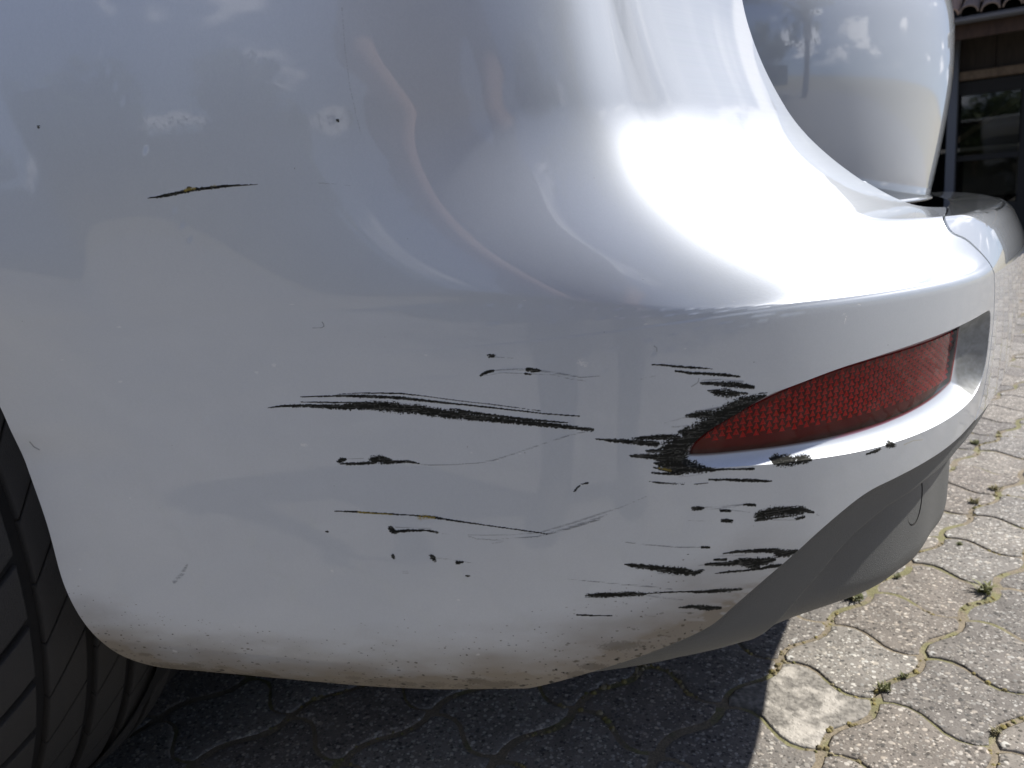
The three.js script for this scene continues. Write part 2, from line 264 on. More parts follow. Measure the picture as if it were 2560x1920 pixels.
// ================= the dark timber barn behind =================
{
  const T = 20 * Math.PI / 180;                                                        // local x runs along the front, y up, z towards the yard
  const barn = thing('barn', 'dark timber barn with glazed door, steel post and clay tile roof behind the car', 'barn', onGround(2.85, -8.44), -T); barn.scale.setScalar(GS);
  const grain = dataTex(256, 512, (x, y) => { const n = fbm(x / 5, y / 60, 61, 4, 51, 9), k = 0.6 + 0.8 * n; return [toS(0.028 * k), toS(0.021 * k), toS(0.016 * k)]; }, true);
  const wood = std({ map: grain, roughness: 0.85 }), beamWood = std({ map: grain, roughness: 0.8, color: lin(4.2, 4.0, 3.4) }), brown = std({ map: grain, roughness: 0.85, color: lin(1.5, 1.1, 0.95) });
  const steel = std({ color: lin(0.085, 0.095, 0.115), roughness: 0.5, metalness: 0.4 }), zinc = std({ color: lin(0.12, 0.12, 0.125), roughness: 0.55, metalness: 0.3 });
  const dark = std({ color: lin(0.012, 0.012, 0.012), roughness: 0.9 });
  // vertical boards, wall behind
  for (let k = -16; k < 12; k++) if (k < -3 || k > 3) part('wall_board', box(0.196, 1.6, 0.03, k * 0.2 - 0.2, 0.8, 0, 0.004), wood, barn);
  for (let k = -6; k < 5; k++) part('upper_board', box(0.496, 0.34, 0.03, k * 0.5, 1.76, -0.02, 0.004), wood, barn);
  part('back_wall', box(6, 2.1, 0.05, -0.3, 1.05, -1.6), dark, barn);
  part('side_wall', box(0.05, 2.1, 1.6, -3.2, 1.05, -0.82), wood, barn); part('side_wall', box(0.05, 2.1, 1.6, 2.3, 1.05, -0.82), wood, barn);
  part('lintel_beam', box(5.6, 0.085, 0.1, -0.3, 1.55, 0.03, 0.008), beamWood, barn);
  // the glazed door: frame, rails, panes
  const leaf = part('door', box(0.07, 1.5, 0.06, 0.02, 0.75, 0.01), dark, barn);
  part('door_frame', box(0.05, 1.5, 0.06, -0.57, 0.75, 0.01), dark, leaf);
  part('door_frame', box(0.56, 0.13, 0.05, -0.27, 1.435, 0.01), dark, leaf);
  part('door_frame', box(0.56, 0.055, 0.05, -0.27, 0.768, 0.01), dark, leaf);
  part('door_frame', box(0.56, 0.32, 0.05, -0.27, 0.16, 0.01), dark, leaf);
  const glass = phys({ color: lin(0.55, 0.56, 0.54), roughness: 0.03, transmission: 1, thickness: 0, ior: 1.6, specularIntensity: 1 });
  part('pane', box(0.5, 0.575, 0.006, -0.275, 1.085, 0.0, 0.001), glass, leaf); part('pane', box(0.5, 0.42, 0.006, -0.275, 0.53, 0.0, 0.001), glass, leaf);
  const leaf2 = part('door', box(0.07, 1.5, 0.06, 0.66, 0.75, 0.01), dark, barn); leaf2.userData.label = 'right leaf of the glazed door';
  part('door_frame', box(0.6, 0.13, 0.05, 0.34, 1.435, 0.01), dark, leaf2); part('door_frame', box(0.6, 0.32, 0.05, 0.34, 0.16, 0.01), dark, leaf2);
  part('pane', box(0.56, 1.03, 0.006, 0.34, 0.84, 0, 0.001), glass, leaf2);
  // things stored inside, seen dimly through the panes: a slanting brace and a pale sack
  const br = part('inner_brace', box(0.95, 0.05, 0.05, 0, 0, 0), beamWood, barn); br.position.set(-0.28, 1.16, -0.3); br.rotation.z = 0.6;
  part('inner_shelf', box(1.3, 0.04, 0.35, -0.2, 0.86, -0.45), std({ color: lin(0.34, 0.31, 0.26), roughness: 0.9 }), barn);
  part('inner_panel', box(1.0, 0.5, 0.03, -0.05, 0.62, -0.7), std({ color: lin(0.2, 0.19, 0.16), roughness: 0.9 }), barn);
  // steel post, soffit, fascia
  part('steel_post', box(0.085, 2.5, 0.09, -0.592, 1.25, 0.08, 0.006), steel, barn);
  part('steel_post', box(0.085, 2.5, 0.09, 2.1, 1.25, 0.5, 0.006), steel, barn);
  part('soffit', box(6.2, 0.03, 0.62, -0.3, 1.985, 0.24), brown, barn);
  part('eaves_board', box(6.2, 0.14, 0.03, -0.3, 1.9, 0.52), brown, barn);
  part('gutter', box(6.2, 0.06, 0.075, -0.3, 1.985, 0.6, 0.02), zinc, barn);
  const deck = box(6.2, 0.03, 2.5); deck.rotateX(-0.42 + Math.PI); deck.translate(-0.3, 2.51, -0.6); part('roof_deck', deck, dark, barn);
  // barrel tiles, each one its own mesh
  const tileGeo = [0, 1, 2].map((k) => {
    const r = rng(900 + k), pos = [], idx = [], n = 9, L = 0.36, bend = (r() - 0.5) * 0.006;
    for (let e = 0; e < 2; e++) for (let q = 0; q < 2; q++) for (let i = 0; i <= n; i++) { const a = Math.PI * i / n, rad = (e ? 0.066 : 0.078) - q * 0.013, z = e ? -L : 0; pos.push(Math.cos(a) * rad, Math.sin(a) * rad * 0.86 + bend * e, z); }
    const w = n + 1, quad = (a, b, c, d) => idx.push(a, b, c, b, d, c);
    for (let i = 0; i < n; i++) { quad(i, i + 1, 2 * w + i, 2 * w + i + 1); quad(w + i + 1, w + i, 3 * w + i + 1, 3 * w + i); quad(i + 1, i, w + i + 1, w + i); quad(2 * w + i, 2 * w + i + 1, 3 * w + i, 3 * w + i + 1); }
    const g = new THREE.BufferGeometry(); g.setAttribute('position', new THREE.Float32BufferAttribute(pos, 3)); g.setIndex(idx); const f = g.toNonIndexed(); f.computeVertexNormals(); return f;
  });
  const tileMats = [[0.36, 0.25, 0.19], [0.3, 0.2, 0.15], [0.42, 0.32, 0.25], [0.22, 0.17, 0.14]].map((c) => std({ color: lin(...c), roughness: 0.9 }));
  const r = rng(61);
  for (let row = 0; row < 5; row++) for (let k = 0; k < 18; k++) {
    const m = part('roof_tile', tileGeo[Math.floor(r() * 3)], tileMats[Math.floor(r() * 4)], barn), s = row * 0.24;
    m.position.set(-1.75 + k * 0.165 + (r() - 0.5) * 0.012, 2.035 + s * Math.sin(0.42) + 0.012 * (row ? 1 : 0) + (r() - 0.5) * 0.01, 0.64 - s * Math.cos(0.42));
    m.rotation.set(0.42 + (r() - 0.5) * 0.04, (r() - 0.5) * 0.07, (r() - 0.5) * 0.1);
  }
}
// ================= trees and hedge on the near side of the yard: the paint mirrors them =================
function tree(label, x, z, H, R, seed, tone) {
  const t = thing('broadleaf_tree', label, 'tree', [x, GROUND, z], seed, 'trees round the yard'), r = rng(seed), geos = [];
  const limb = (p0, p1, r0, r1) => { const c = new THREE.CatmullRomCurve3([p0, p0.clone().lerp(p1, 0.5).add(new THREE.Vector3((r() - 0.5) * 0.4, 0.1, (r() - 0.5) * 0.4)), p1]); const g = new THREE.TubeGeometry(c, 6, 1, 7); const q = g.attributes.position, v = new THREE.Vector3(), ctr = new THREE.Vector3(); for (let i = 0; i < q.count; i++) { const k = Math.floor(i / 8) / 6; c.getPoint(Math.min(1, k), ctr); v.fromBufferAttribute(q, i).sub(ctr).multiplyScalar(mix(r0, r1, k)).add(ctr); q.setXYZ(i, v.x, v.y, v.z); } geos.push(g); };
  const V = (a, b, c) => new THREE.Vector3(a, b, c); limb(V(0, 0, 0), V(0.1, H * 0.55, 0), H * 0.028, H * 0.016);
  const cl = [];
  for (let i = 0; i < 9; i++) { const a = i * 2.4, h = H * (0.42 + 0.5 * r()), q = R * (0.35 + 0.5 * r()) * Math.sin(Math.PI * clamp((h / H - 0.2) / 0.85, 0.1, 1)), e = V(Math.cos(a) * q, h, Math.sin(a) * q); limb(V(0.05, H * (0.25 + 0.3 * r()), 0), e, H * 0.012, H * 0.003); cl.push(e); }
  part('trunk', mergeGeometries(geos), std({ color: lin(0.09, 0.07, 0.05), roughness: 0.95 }), t);
  const pos = [], nor = [], n = 2600, a = V(0, 0, 0), b = V(0, 0, 0);
  for (let i = 0; i < n; i++) {
    const c = cl[i % cl.length], rr = R * 0.42 * Math.pow(r(), 0.45), d = V(r() - 0.5, r() - 0.5, r() - 0.5).normalize(), p = c.clone().addScaledVector(d, rr); p.y *= 1; if (p.y < H * 0.2) continue;
    const s = 0.07 + 0.1 * r(); a.set(r() - 0.5, r() - 0.5, r() - 0.5).normalize().multiplyScalar(s); b.set(r() - 0.5, r() - 0.5, r() - 0.5).normalize().multiplyScalar(s * 0.7);
    pos.push(p.x - a.x, p.y - a.y, p.z - a.z, p.x + b.x, p.y + b.y, p.z + b.z, p.x + a.x, p.y + a.y, p.z + a.z, p.x - a.x, p.y - a.y, p.z - a.z, p.x + a.x, p.y + a.y, p.z + a.z, p.x - b.x, p.y - b.y, p.z - b.z);
  }
  const g = new THREE.BufferGeometry(); g.setAttribute('position', new THREE.Float32BufferAttribute(pos, 3)); g.computeVertexNormals();
  part('crown', g, phys({ color: lin(...tone), roughness: 0.7, side: THREE.DoubleSide, transmission: 0.3, thickness: 0 }), t);
}
tree('broad green tree on the yard edge, far left of the camera', -11.5, 7.5, 5.0, 2.4, 21, [0.07, 0.11, 0.035]);
tree('dark green tree behind the camera, left of the middle', -6.6, 10.6, 3.4, 1.9, 22, [0.05, 0.085, 0.03]);
tree('small bright tree straight behind the camera', -2.2, 11.6, 3.0, 1.7, 23, [0.085, 0.12, 0.04]);
tree('tall slim tree behind the camera to the right', 2.4, 12.5, 5.6, 1.7, 24, [0.05, 0.09, 0.035]);
tree('large leafy tree right of the camera, its crown shading part of the yard', 5.4, 3.6, 6.4, 3.0, 26, [0.06, 0.1, 0.035]);
tree('round olive tree far right of the camera', 7.8, 10.2, 4.0, 2.2, 25, [0.08, 0.1, 0.045]);
{
  const h = thing('clipped_hedge', 'long clipped hedge along the near side of the yard', 'hedge', [-2, GROUND, 11.2]), r = rng(71), pos = [];
  for (let i = 0; i < 9000; i++) {
    const x = (r() - 0.5) * 26, y = 0.05 + 1.75 * r() + 0.25 * noise(x * 1.3, 3, 5), z = (r() - 0.5) * 0.9, s = 0.05 + 0.05 * r();
    const v = () => (r() - 0.5) * 2 * s; pos.push(x + v(), y + v(), z + v(), x + v(), y + v(), z + v(), x + v(), y + v(), z + v());
  }
  const g = new THREE.BufferGeometry(); g.setAttribute('position', new THREE.Float32BufferAttribute(pos, 3)); g.computeVertexNormals();
  part('foliage', g, phys({ color: lin(0.05, 0.08, 0.028), roughness: 0.8, side: THREE.DoubleSide, transmission: 0.3, thickness: 0 }), h);
  part('hedge_core', box(26, 1.6, 0.6, 0, 0.8, 0), std({ color: lin(0.03, 0.035, 0.02), roughness: 1 }), h);
}
// ================= the person taking the picture: the paint mirrors them, and they shade the ground under the car =================
{
  const skinC = [0.46, 0.3, 0.24], shirt = [0.025, 0.03, 0.045], jeans = [0.03, 0.036, 0.05], shoe = [0.05, 0.045, 0.04], hairC = [0.02, 0.014, 0.01];
  const B = [];                                                                          // bones: a, b, radius at a, radius at b, colour
  const bone = (a, b, ra, rb, c) => B.push([...a, ...b, ra, rb, c]);
  for (const m of [-1, 1]) {
    const X = (x, y, z) => [m * x, y, z];
    bone(X(0.14, 0.045, 0.08), X(0.155, 0.035, -0.13), 0.045, 0.036, shoe); bone(X(0.13, 0.1, 0.07), X(0.13, 0.5, -0.04), 0.045, 0.062, jeans);
    bone(X(0.13, 0.5, -0.04), X(0.1, 0.92, 0.1), 0.066, 0.098, jeans);
    bone(X(0.17, 1.33, -0.05), X(0.225, 1.05, -0.12), 0.06, 0.047, shirt); bone(X(0.222, 1.06, -0.12), X(0.11, 0.85, -0.27), 0.042, 0.028, skinC);
    bone(X(0.06, 1.3, -0.06), X(0.17, 1.33, -0.05), 0.085, 0.07, shirt);
  }
  bone([0, 0.94, 0.11], [0, 1.08, 0.05], 0.13, 0.125, jeans); bone([-0.06, 1.1, 0.05], [-0.07, 1.27, -0.04], 0.1, 0.115, shirt); bone([0.06, 1.1, 0.05], [0.07, 1.27, -0.04], 0.1, 0.115, shirt);
  bone([0, 1.36, -0.08], [0, 1.46, -0.15], 0.058, 0.052, skinC); bone([0, 1.56, -0.18], [0, 1.51, -0.205], 0.092, 0.07, skinC);
  const H = [];
  const fine = (a, b, ra, rb, c = skinC) => H.push([...a, ...b, ra, rb, c]);
  for (const m of [-1, 1]) {
    const X = (x, y, z) => [m * x, y, z];
    fine(X(0.11, 0.85, -0.27), X(0.1, 0.825, -0.29), 0.028, 0.026); fine(X(0.1, 0.82, -0.295), X(0.092, 0.775, -0.335), 0.026, 0.024);
    [[0.8, 0.068], [0.782, 0.074], [0.764, 0.07], [0.747, 0.058]].forEach(([y, l]) => { fine(X(0.09, y, -0.33), X(0.098, y - 0.004, -0.385), 0.0095, 0.0088); fine(X(0.098, y - 0.004, -0.385), X(0.098 - l * 0.5, y - 0.006, -0.4), 0.0088, 0.0078); });
    fine(X(0.094, 0.815, -0.305), X(0.068, 0.8, -0.345), 0.0115, 0.01); fine(X(0.068, 0.8, -0.345), X(0.045, 0.785, -0.365), 0.01, 0.0085);
  }
  const F = [];
  F.push([0, 1.535, -0.265, 0, 1.505, -0.287, 0.009, 0.014, skinC], [-0.013, 1.503, -0.276, 0.013, 1.503, -0.276, 0.009, 0.009, skinC], [0, 1.455, -0.255, 0, 1.462, -0.25, 0.022, 0.03, skinC]);
  for (const m of [-1, 1]) F.push([m * 0.088, 1.54, -0.17, m * 0.092, 1.5, -0.178, 0.014, 0.01, skinC], [m * 0.033, 1.56, -0.258, m * 0.02, 1.556, -0.264, 0.009, 0.009, skinC]);
  F.push([-0.02, 1.474, -0.268, 0.02, 1.474, -0.268, 0.008, 0.008, [0.36, 0.14, 0.12]]);
  F.push([0, 1.56, -0.18, 0, 1.51, -0.205, 0.092, 0.07, skinC], [0, 1.36, -0.08, 0, 1.46, -0.15, 0.058, 0.052, skinC]);
  const P = new Float32Array(3), dist = (b, x, y, z) => { const ex = b[3] - b[0], ey = b[4] - b[1], ez = b[5] - b[2], wx = x - b[0], wy = y - b[1], wz = z - b[2], t = clamp((wx * ex + wy * ey + wz * ez) / (ex * ex + ey * ey + ez * ez), 0, 1); return Math.hypot(wx - ex * t, wy - ey * t, wz - ez * t) - mix(b[6], b[7], t); };
  function flesh(bones, c, half, res, k) {
    const mc = new MarchingCubes(res, new THREE.MeshStandardMaterial(), false, false, 120000), h = res / 2; mc.isolation = 0;
    for (let iz = 0; iz < res; iz++) for (let iy = 0; iy < res; iy++) for (let ix = 0; ix < res; ix++) {
      const x = c[0] + ((ix - h) / h) * half, y = c[1] + ((iy - h) / h) * half, z = c[2] + ((iz - h) / h) * half; let s = 0;
      for (const b of bones) { const d = dist(b, x, y, z); if (d < 6 * k) s += Math.exp(-d / k); }
      mc.field[iz * res * res + iy * res + ix] = s > 0 ? k * Math.log(s) : -6 * k;
    }
    mc.update();
    const n = mc.count, pos = mc.positionArray.slice(0, n * 3), nor = mc.normalArray.slice(0, n * 3), col = new Float32Array(n * 3);
    for (let i = 0; i < n; i++) {
      for (let q = 0; q < 3; q++) pos[i * 3 + q] = c[q] + pos[i * 3 + q] * half;
      let best = 1e9, cc = skinC; for (const b of bones) { const d = dist(b, pos[i * 3], pos[i * 3 + 1], pos[i * 3 + 2]); if (d < best) { best = d; cc = b[8]; } }
      col.set(cc, i * 3);
    }
    const g = new THREE.BufferGeometry(); g.setAttribute('position', new THREE.BufferAttribute(pos, 3)); g.setAttribute('normal', new THREE.BufferAttribute(nor, 3)); g.setAttribute('color', new THREE.BufferAttribute(col, 3)); return g;
  }
  const person = thing('person', 'person in dark clothes behind the camera, mirrored in the silver paint', 'person', [0.05, GROUND, 1.02]);
  const body = mergeGeometries([flesh(B, [0, 0.8, -0.08], 0.88, 112, 0.016), flesh(H, [0, 0.79, -0.335], 0.14, 72, 0.004), flesh(F, [0, 1.53, -0.19], 0.13, 64, 0.008)]);
  part('body', body, std({ vertexColors: true, roughness: 0.8 }), person);
  const hair = new THREE.SphereGeometry(0.101, 28, 20, 0, Math.PI * 2, 0, Math.PI * 0.56); hair.rotateX(0.75); hair.translate(0, 1.562, -0.168); part('hair', hair, std({ color: lin(...hairC), roughness: 0.6 }), person);
  const phone = thing('smartphone', 'thin dark phone held up in both hands by the person behind the camera', 'phone', [0, 0.66 + 0.02, 0.655]); phone.rotation.set(-0.22, 0.26, -0.08, 'YXZ');
  part('phone_body', box(0.15, 0.074, 0.008, 0.0, 0, 0, 0.003), std({ color: lin(0.02, 0.02, 0.022), roughness: 0.3 }), phone);
  part('screen', box(0.138, 0.066, 0.001, 0, 0, 0.0048, 0.0003), std({ color: lin(0.01, 0.01, 0.012), roughness: 0.08 }), phone);
}
const SCUFFS = [   // kind, strength, then points along the stroke: s, t and half width in tenths of a millimetre
  ['k', 1, [-2618, -560, 3], [-2486, -548, 11], [-2260, -556, 14], [-1963, -582, 23], [-1727, -581, 37], [-1524, -604, 42], [-1310, -641, 39], [-1098, -687, 34], [-818, -745, 24], [-540, -791, 17], [-264, -833, 17], [-60, -863, 16], [130, -896, 12]],
  ['k', 1, [-1024, -656, 13], [-676, -733, 11], [-400, -783, 10], [-71, -825, 4]],
  ['k', 1, [-2315, -514, 3], [-2032, -532, 6], [-1753, -549, 8]],
  ['k', 1, [-2309, -461, 4], [-2025, -466, 7], [-1731, -484, 13], [-1443, -516, 13], [-1230, -555, 11], [-977, -602, 7], [-670, -661, 6], [-258, -739, 4], [28, -774, 4]],
  ['k', 0.8, [-1978, -446, 3], [-1801, -448, 4], [-1583, -460, 6], [-1424, -473, 6], [-1226, -510, 3], [-807, -603, 3], [-284, -713, 3]],
  ['g', 0.6, [-1979, -455, 13], [-1715, -470, 13]],
  ['k', 1, [-667, -120, 18], [-632, -126, 18]],
  ['g', 0.6, [-633, -136, 5], [-441, -181, 3]],
  ['k', 1, [-751, -338, 10], [-722, -318, 11], [-686, -302, 16], [-643, -297, 11]],
  ['g', 0.6, [-643, -293, 10], [-504, -298, 8], [-339, -319, 16], [-258, -339, 11], [-96, -384, 11], [63, -439, 7], [210, -442, 5]],
  ['g', 0.5, [-730, -340, 7], [-575, -324, 5], [-369, -354, 5], [-151, -389, 5], [-19, -446, 7], [100, -477, 5]],
  ['k', 1, [-360, -314, 18], [-298, -329, 16], [-258, -336, 8]],
  ['k', 0.9, [-383, -353, 8], [-339, -364, 7]],
  ['k', 1, [-2049, -1091, 16], [-2025, -1080, 19], [-1991, -1075, 12]],
  ['k', 0.8, [-2030, -1113, 9], [-1879, -1118, 12], [-1728, -1111, 11]],
  ['g', 0.5, [-1993, -1068, 4], [-1828, -1071, 4]],
  ['k', 1, [-1740, -1081, 27], [-1666, -1085, 29], [-1579, -1106, 17]],
  ['k', 0.8, [-1669, -1113, 13], [-1432, -1110, 10], [-1346, -1131, 6]],
  ['g', 0.55, [-1346, -1131, 6], [-1260, -1149, 6], [-1070, -1150, 4], [-853, -1144, 6], [-709, -1125, 7], [-563, -1083, 6], [-347, -1018, 6], [-134, -954, 7], [-50, -928, 6], [89, -906, 5]],
  ['k', 1, [-2149, -1545, 3], [-2012, -1551, 7], [-1936, -1559, 7], [-1635, -1584, 6], [-1486, -1595, 4], [-1265, -1620, 10], [-1120, -1651, 7], [-831, -1702, 4], [-474, -1765, 4], [-304, -1798, 4]],
  ['y', 0.9, [-1936, -1559, 12], [-1786, -1574, 7], [-1636, -1587, 6]],
  ['y', 1, [-1392, -1623, 23], [-1361, -1614, 22], [-1266, -1626, 12]],
  ['k', 1, [-1662, -1717, 19], [-1646, -1738, 20], [-1625, -1754, 13]],
  ['k', 0.9, [-1640, -1749, 10], [-1503, -1740, 10], [-1353, -1741, 7], [-1250, -1761, 10]],
  ['g', 0.5, [-1620, -1707, 6], [-1425, -1717, 4], [-1306, -1728, 10]],
  ['g', 0.5, [-1250, -1761, 4], [-1119, -1790, 4]],
  ['g', 0.7, [-994, -1800, 4], [-916, -1825, 7], [-770, -1839, 6], [-551, -1830, 7], [-406, -1821, 9], [-304, -1798, 11], [-115, -1753, 11], [29, -1712, 10], [144, -1678, 10]],
  ['g', 0.45, [-986, -1792, 4], [-621, -1800, 4], [-360, -1781, 7], [-113, -1714, 7], [146, -1632, 7]],
  ['k', 1, [-1674, -1972, 12], [-1670, -1996, 13]],
  ['k', 0.8, [-1333, -1974, 12], [-1317, -1998, 21], [-1302, -2025, 18]],
  ['g', 0.4, [-1290, -2001, 7], [-1083, -2028, 6]],
  ['k', 0.9, [-1103, -2049, 15], [-1055, -2041, 9]],
  ['g', 0.5, [-1054, -2037, 6], [-967, -2057, 4]],
  ['g', 0.25, [-1594, -2135, 18], [-1564, -2137, 18]],
  ['k', 0.9, [-1035, -2177, 7], [-1011, -2177, 7]],
  ['k', 1, [-2254, -1736, 6], [-2238, -1737, 6]],
  ['g', 0.35, [-773, -1867, 14], [-684, -1857, 7]],
  ['h', 0.8, [-2122, 414, 3], [-2042, 407, 3], [-2025, 429, 3], [-2021, 458, 3], [-2034, 508, 3]],
  ['k', 0.7, [-52, -1421, 7], [-15, -1382, 6], [7, -1363, 4], [64, -1351, 8]],
  ['k', 0.75, [627, -382, 4], [725, -392, 7], [810, -410, 9], [953, -430, 7], [1104, -454, 3]],
  ['k', 0.95, [809, -448, 6], [937, -473, 10], [1082, -493, 9], [1183, -508, 11], [1324, -538, 6]],
  ['g', 0.5, [987, -533, 4], [1154, -550, 12], [1346, -583, 14]],
  ['k', 1, [1008, -561, 9], [1153, -580, 16], [1301, -603, 20], [1436, -635, 13]],
  ['k', 0.75, [1065, -628, 7], [1137, -650, 23], [1226, -666, 32], [1315, -682, 17]],
  ['k', 1, [1342, -677, 9], [1386, -685, 7]],
  ['k', 1, [1482, -694, 4], [1559, -696, 4]],
  ['h', 0.6, [932, -585, 3], [986, -555, 3], [994, -521, 3]],
  ['k', 1, [1536, -721, 15], [1451, -739, 35], [1345, -763, 49], [1254, -809, 61], [1149, -878, 76], [1045, -937, 67], [940, -994, 64], [851, -1051, 62], [769, -1110, 85], [723, -1174, 77], [765, -1232, 62], [891, -1260, 47], [1085, -1306, 15]],
  ['k', 1, [850, -1097, 65], [804, -1172, 74], [854, -1238, 44]],
  ['k', 1, [1375, -797, 29], [1224, -885, 38], [1089, -964, 32], [940, -1043, 32]],
  ['k', 0.9, [886, -824, 12], [973, -824, 26], [1091, -826, 29]],
  ['g', 0.5, [767, -906, 6], [913, -918, 15]],
  ['k', 0.9, [444, -985, 7], [633, -986, 18], [808, -994, 20]],
  ['k', 1, [152, -974, 4], [297, -994, 13], [486, -1020, 18], [646, -1044, 23]],
  ['k', 0.9, [556, -1100, 9], [659, -1102, 18]],
  ['k', 1, [430, -1132, 10], [555, -1144, 18], [686, -1163, 27]],
  ['k', 1, [618, -1206, 7], [699, -1227, 22]],
  ['k', 0.9, [610, -1244, 6], [698, -1271, 12], [845, -1309, 18]],
  ['k', 0.85, [593, -1290, 7], [697, -1305, 9], [830, -1323, 6]],
  ['k', 0.95, [1085, -1303, 12], [1238, -1313, 6], [1441, -1335, 9]],
  ['y', 0.8, [654, -1252, 9], [742, -1280, 12]],
  ['g', 0.7, [945, -791, 4], [1150, -783, 15], [1255, -766, 20]],
  ['g', 0.25, [710, -872, 6], [915, -826, 7]],
  ['k', 0.95, [824, -957, 12], [898, -932, 17]],
  ['k', 0.55, [554, -1359, 3], [679, -1388, 9], [888, -1412, 7]],
  ['k', 0.6, [940, -1417, 6], [1054, -1415, 4]],
  ['k', 1, [1062, -1388, 6], [1222, -1405, 10], [1458, -1442, 12], [1605, -1467, 6]],
  ['g', 0.35, [815, -1338, 6], [994, -1337, 7]],
  ['k', 0.9, [1608, -1281, 15], [1666, -1297, 36], [1783, -1317, 36]],
  ['k', 0.8, [1834, -1318, 30], [1955, -1325, 26]],
  ['k', 1, [929, -1632, 15], [1006, -1636, 13]],
  ['g', 0.55, [990, -1635, 15], [1145, -1643, 18], [1366, -1645, 11]],
  ['k', 0.9, [1160, -1672, 9], [1239, -1686, 12]],
  ['k', 1, [1366, -1645, 9], [1463, -1663, 11]],
  ['g', 0.45, [1239, -1678, 5], [1415, -1721, 5]],
  ['k', 1, [1176, -1766, 15], [1255, -1783, 14]],
  ['g', 0.3, [882, -1739, 5], [1082, -1764, 6]],
  ['k', 1, [1506, -1764, 36], [1631, -1749, 37], [1769, -1764, 34], [1912, -1789, 34]],
  ['k', 1, [1911, -1780, 18], [2034, -1826, 9]],
  ['k', 0.8, [1466, -1808, 9], [1633, -1808, 8], [1806, -1812, 8]],
  ['k', 0.9, [1862, -1853, 12], [1934, -1853, 12]],
  ['g', 0.4, [1634, -1825, 6], [1863, -1865, 8]],
  ['g', 0.5, [2074, -1854, 11], [2088, -1862, 9]],
  ['g', 0.6, [323, -1891, 3], [451, -1920, 6], [617, -1946, 5], [831, -1981, 8], [987, -1992, 5]],
  ['k', 1, [995, -1996, 9], [1058, -2003, 9]],
  ['k', 1, [1186, -2078, 6], [1307, -2074, 11], [1525, -2098, 15], [1691, -2127, 20]],
  ['k', 1, [1693, -2147, 31], [1793, -2176, 28], [1884, -2170, 14]],
  ['k', 0.9, [1105, -2124, 9], [1210, -2138, 11]],
  ['k', 1, [1033, -2159, 12], [1227, -2180, 18], [1342, -2174, 28], [1478, -2212, 40], [1652, -2208, 22]],
  ['k', 0.9, [1411, -2228, 19], [1496, -2245, 22]],
  ['g', 0.4, [962, -2164, 5], [1049, -2161, 6]],
  ['g', 0.3, [1145, -2095, 6], [1391, -2120, 6]],
  ['k', 1, [1114, -2258, 3], [1228, -2258, 9], [1395, -2269, 8], [1532, -2274, 9], [1637, -2267, 16], [1727, -2279, 13]],
  ['k', 1, [336, -2105, 5], [397, -2117, 18], [519, -2138, 18], [672, -2172, 26], [828, -2206, 28], [922, -2233, 22], [1009, -2216, 9]],
  ['g', 0.5, [610, -2205, 5], [796, -2243, 8]],
  ['g', 0.55, [-163, -2222, 5], [52, -2252, 6], [282, -2288, 8], [513, -2322, 9], [730, -2367, 6]],
  ['k', 0.9, [-2, -2388, 16], [76, -2386, 19], [200, -2388, 19], [355, -2387, 20], [495, -2396, 14]],
  ['k', 0.75, [495, -2390, 8], [667, -2391, 6], [872, -2405, 6], [984, -2420, 14], [1148, -2432, 17], [1357, -2446, 12]],
  ['g', 0.4, [494, -2404, 6], [634, -2441, 15], [823, -2480, 6]],
  ['k', 0.95, [790, -2553, 5], [903, -2556, 16], [1049, -2587, 22], [1166, -2605, 9]],
  ['g', 0.6, [741, -2593, 3], [918, -2621, 5]],
  ['k', 1, [-99, -2569, 6], [3, -2578, 6], [205, -2590, 3]],
  ['g', 0.35, [487, -2607, 3], [582, -2623, 3]],
  ['g', 0.45, [-333, -1775, 9], [-69, -1701, 11], [162, -1628, 9], [329, -1579, 5], [542, -1494, 3]],
  ['g', 0.55, [-304, -1801, 8], [-40, -1722, 12], [206, -1643, 6]],
  ['g', 0.35, [536, -492, 6], [651, -475, 4]],
  ['h', 0.6, [674, -267, 3], [676, -237, 3], [657, -215, 3]],
  ['k', 1, [-3352, 2323, 4], [-3231, 2330, 10], [-3097, 2346, 13], [-2975, 2363, 12], [-2825, 2367, 10], [-2665, 2371, 9], [-2561, 2369, 5], [-2420, 2364, 3]],
  ['y', 1, [-3024, 2362, 14], [-2989, 2375, 16], [-2941, 2374, 10]],
  ['k', 1, [-2999, 2384, 8], [-2972, 2385, 7]],
  ['y', 0.8, [-2801, 2381, 6], [-2758, 2383, 7]],
  ['g', 0.4, [-1925, 2332, 3], [-1795, 2313, 3], [-1676, 2288, 2]],
  ['g', 0.22, [-1588, 3503, 5], [-1599, 3271, 5], [-1594, 3019, 5], [-1552, 2694, 5]],
  ['k', 0.7, [2568, -1387, 8], [2679, -1381, 13], [2756, -1375, 11]],
  ['w', 0.9, [2472, -1333, 7], [2635, -1332, 8], [2732, -1341, 11]],
  ['k', 0.8, [2813, -1358, 19], [2854, -1359, 27], [2930, -1383, 14]],
  ['y', 0.6, [3054, -1403, 6], [3192, -1396, 6], [3348, -1422, 6]],
  ['w', 0.8, [2230, -133, 5], [2260, -124, 5], [2268, -150, 5], [2254, -206, 5]],
  ['w', 0.7, [2386, -59, 6], [2412, -70, 5]],
  ['w', 0.5, [66, -289, 26], [102, -321, 26]],
  ['w', 0.45, [-2359, -931, 17], [-2322, -932, 17]],
  ['k', 0.9, [-4193, 2962, 10], [-4188, 2954, 10]],
  ['k', 0.9, [-1722, 2809, 9], [-1717, 2803, 9]],
  ['g', 0.5, [-3807, -2222, 19], [-3711, -2141, 22], [-3640, -2048, 11]],
  ['h', 0.5, [-4947, -817, 7], [-4925, -868, 7], [-4882, -898, 7]],
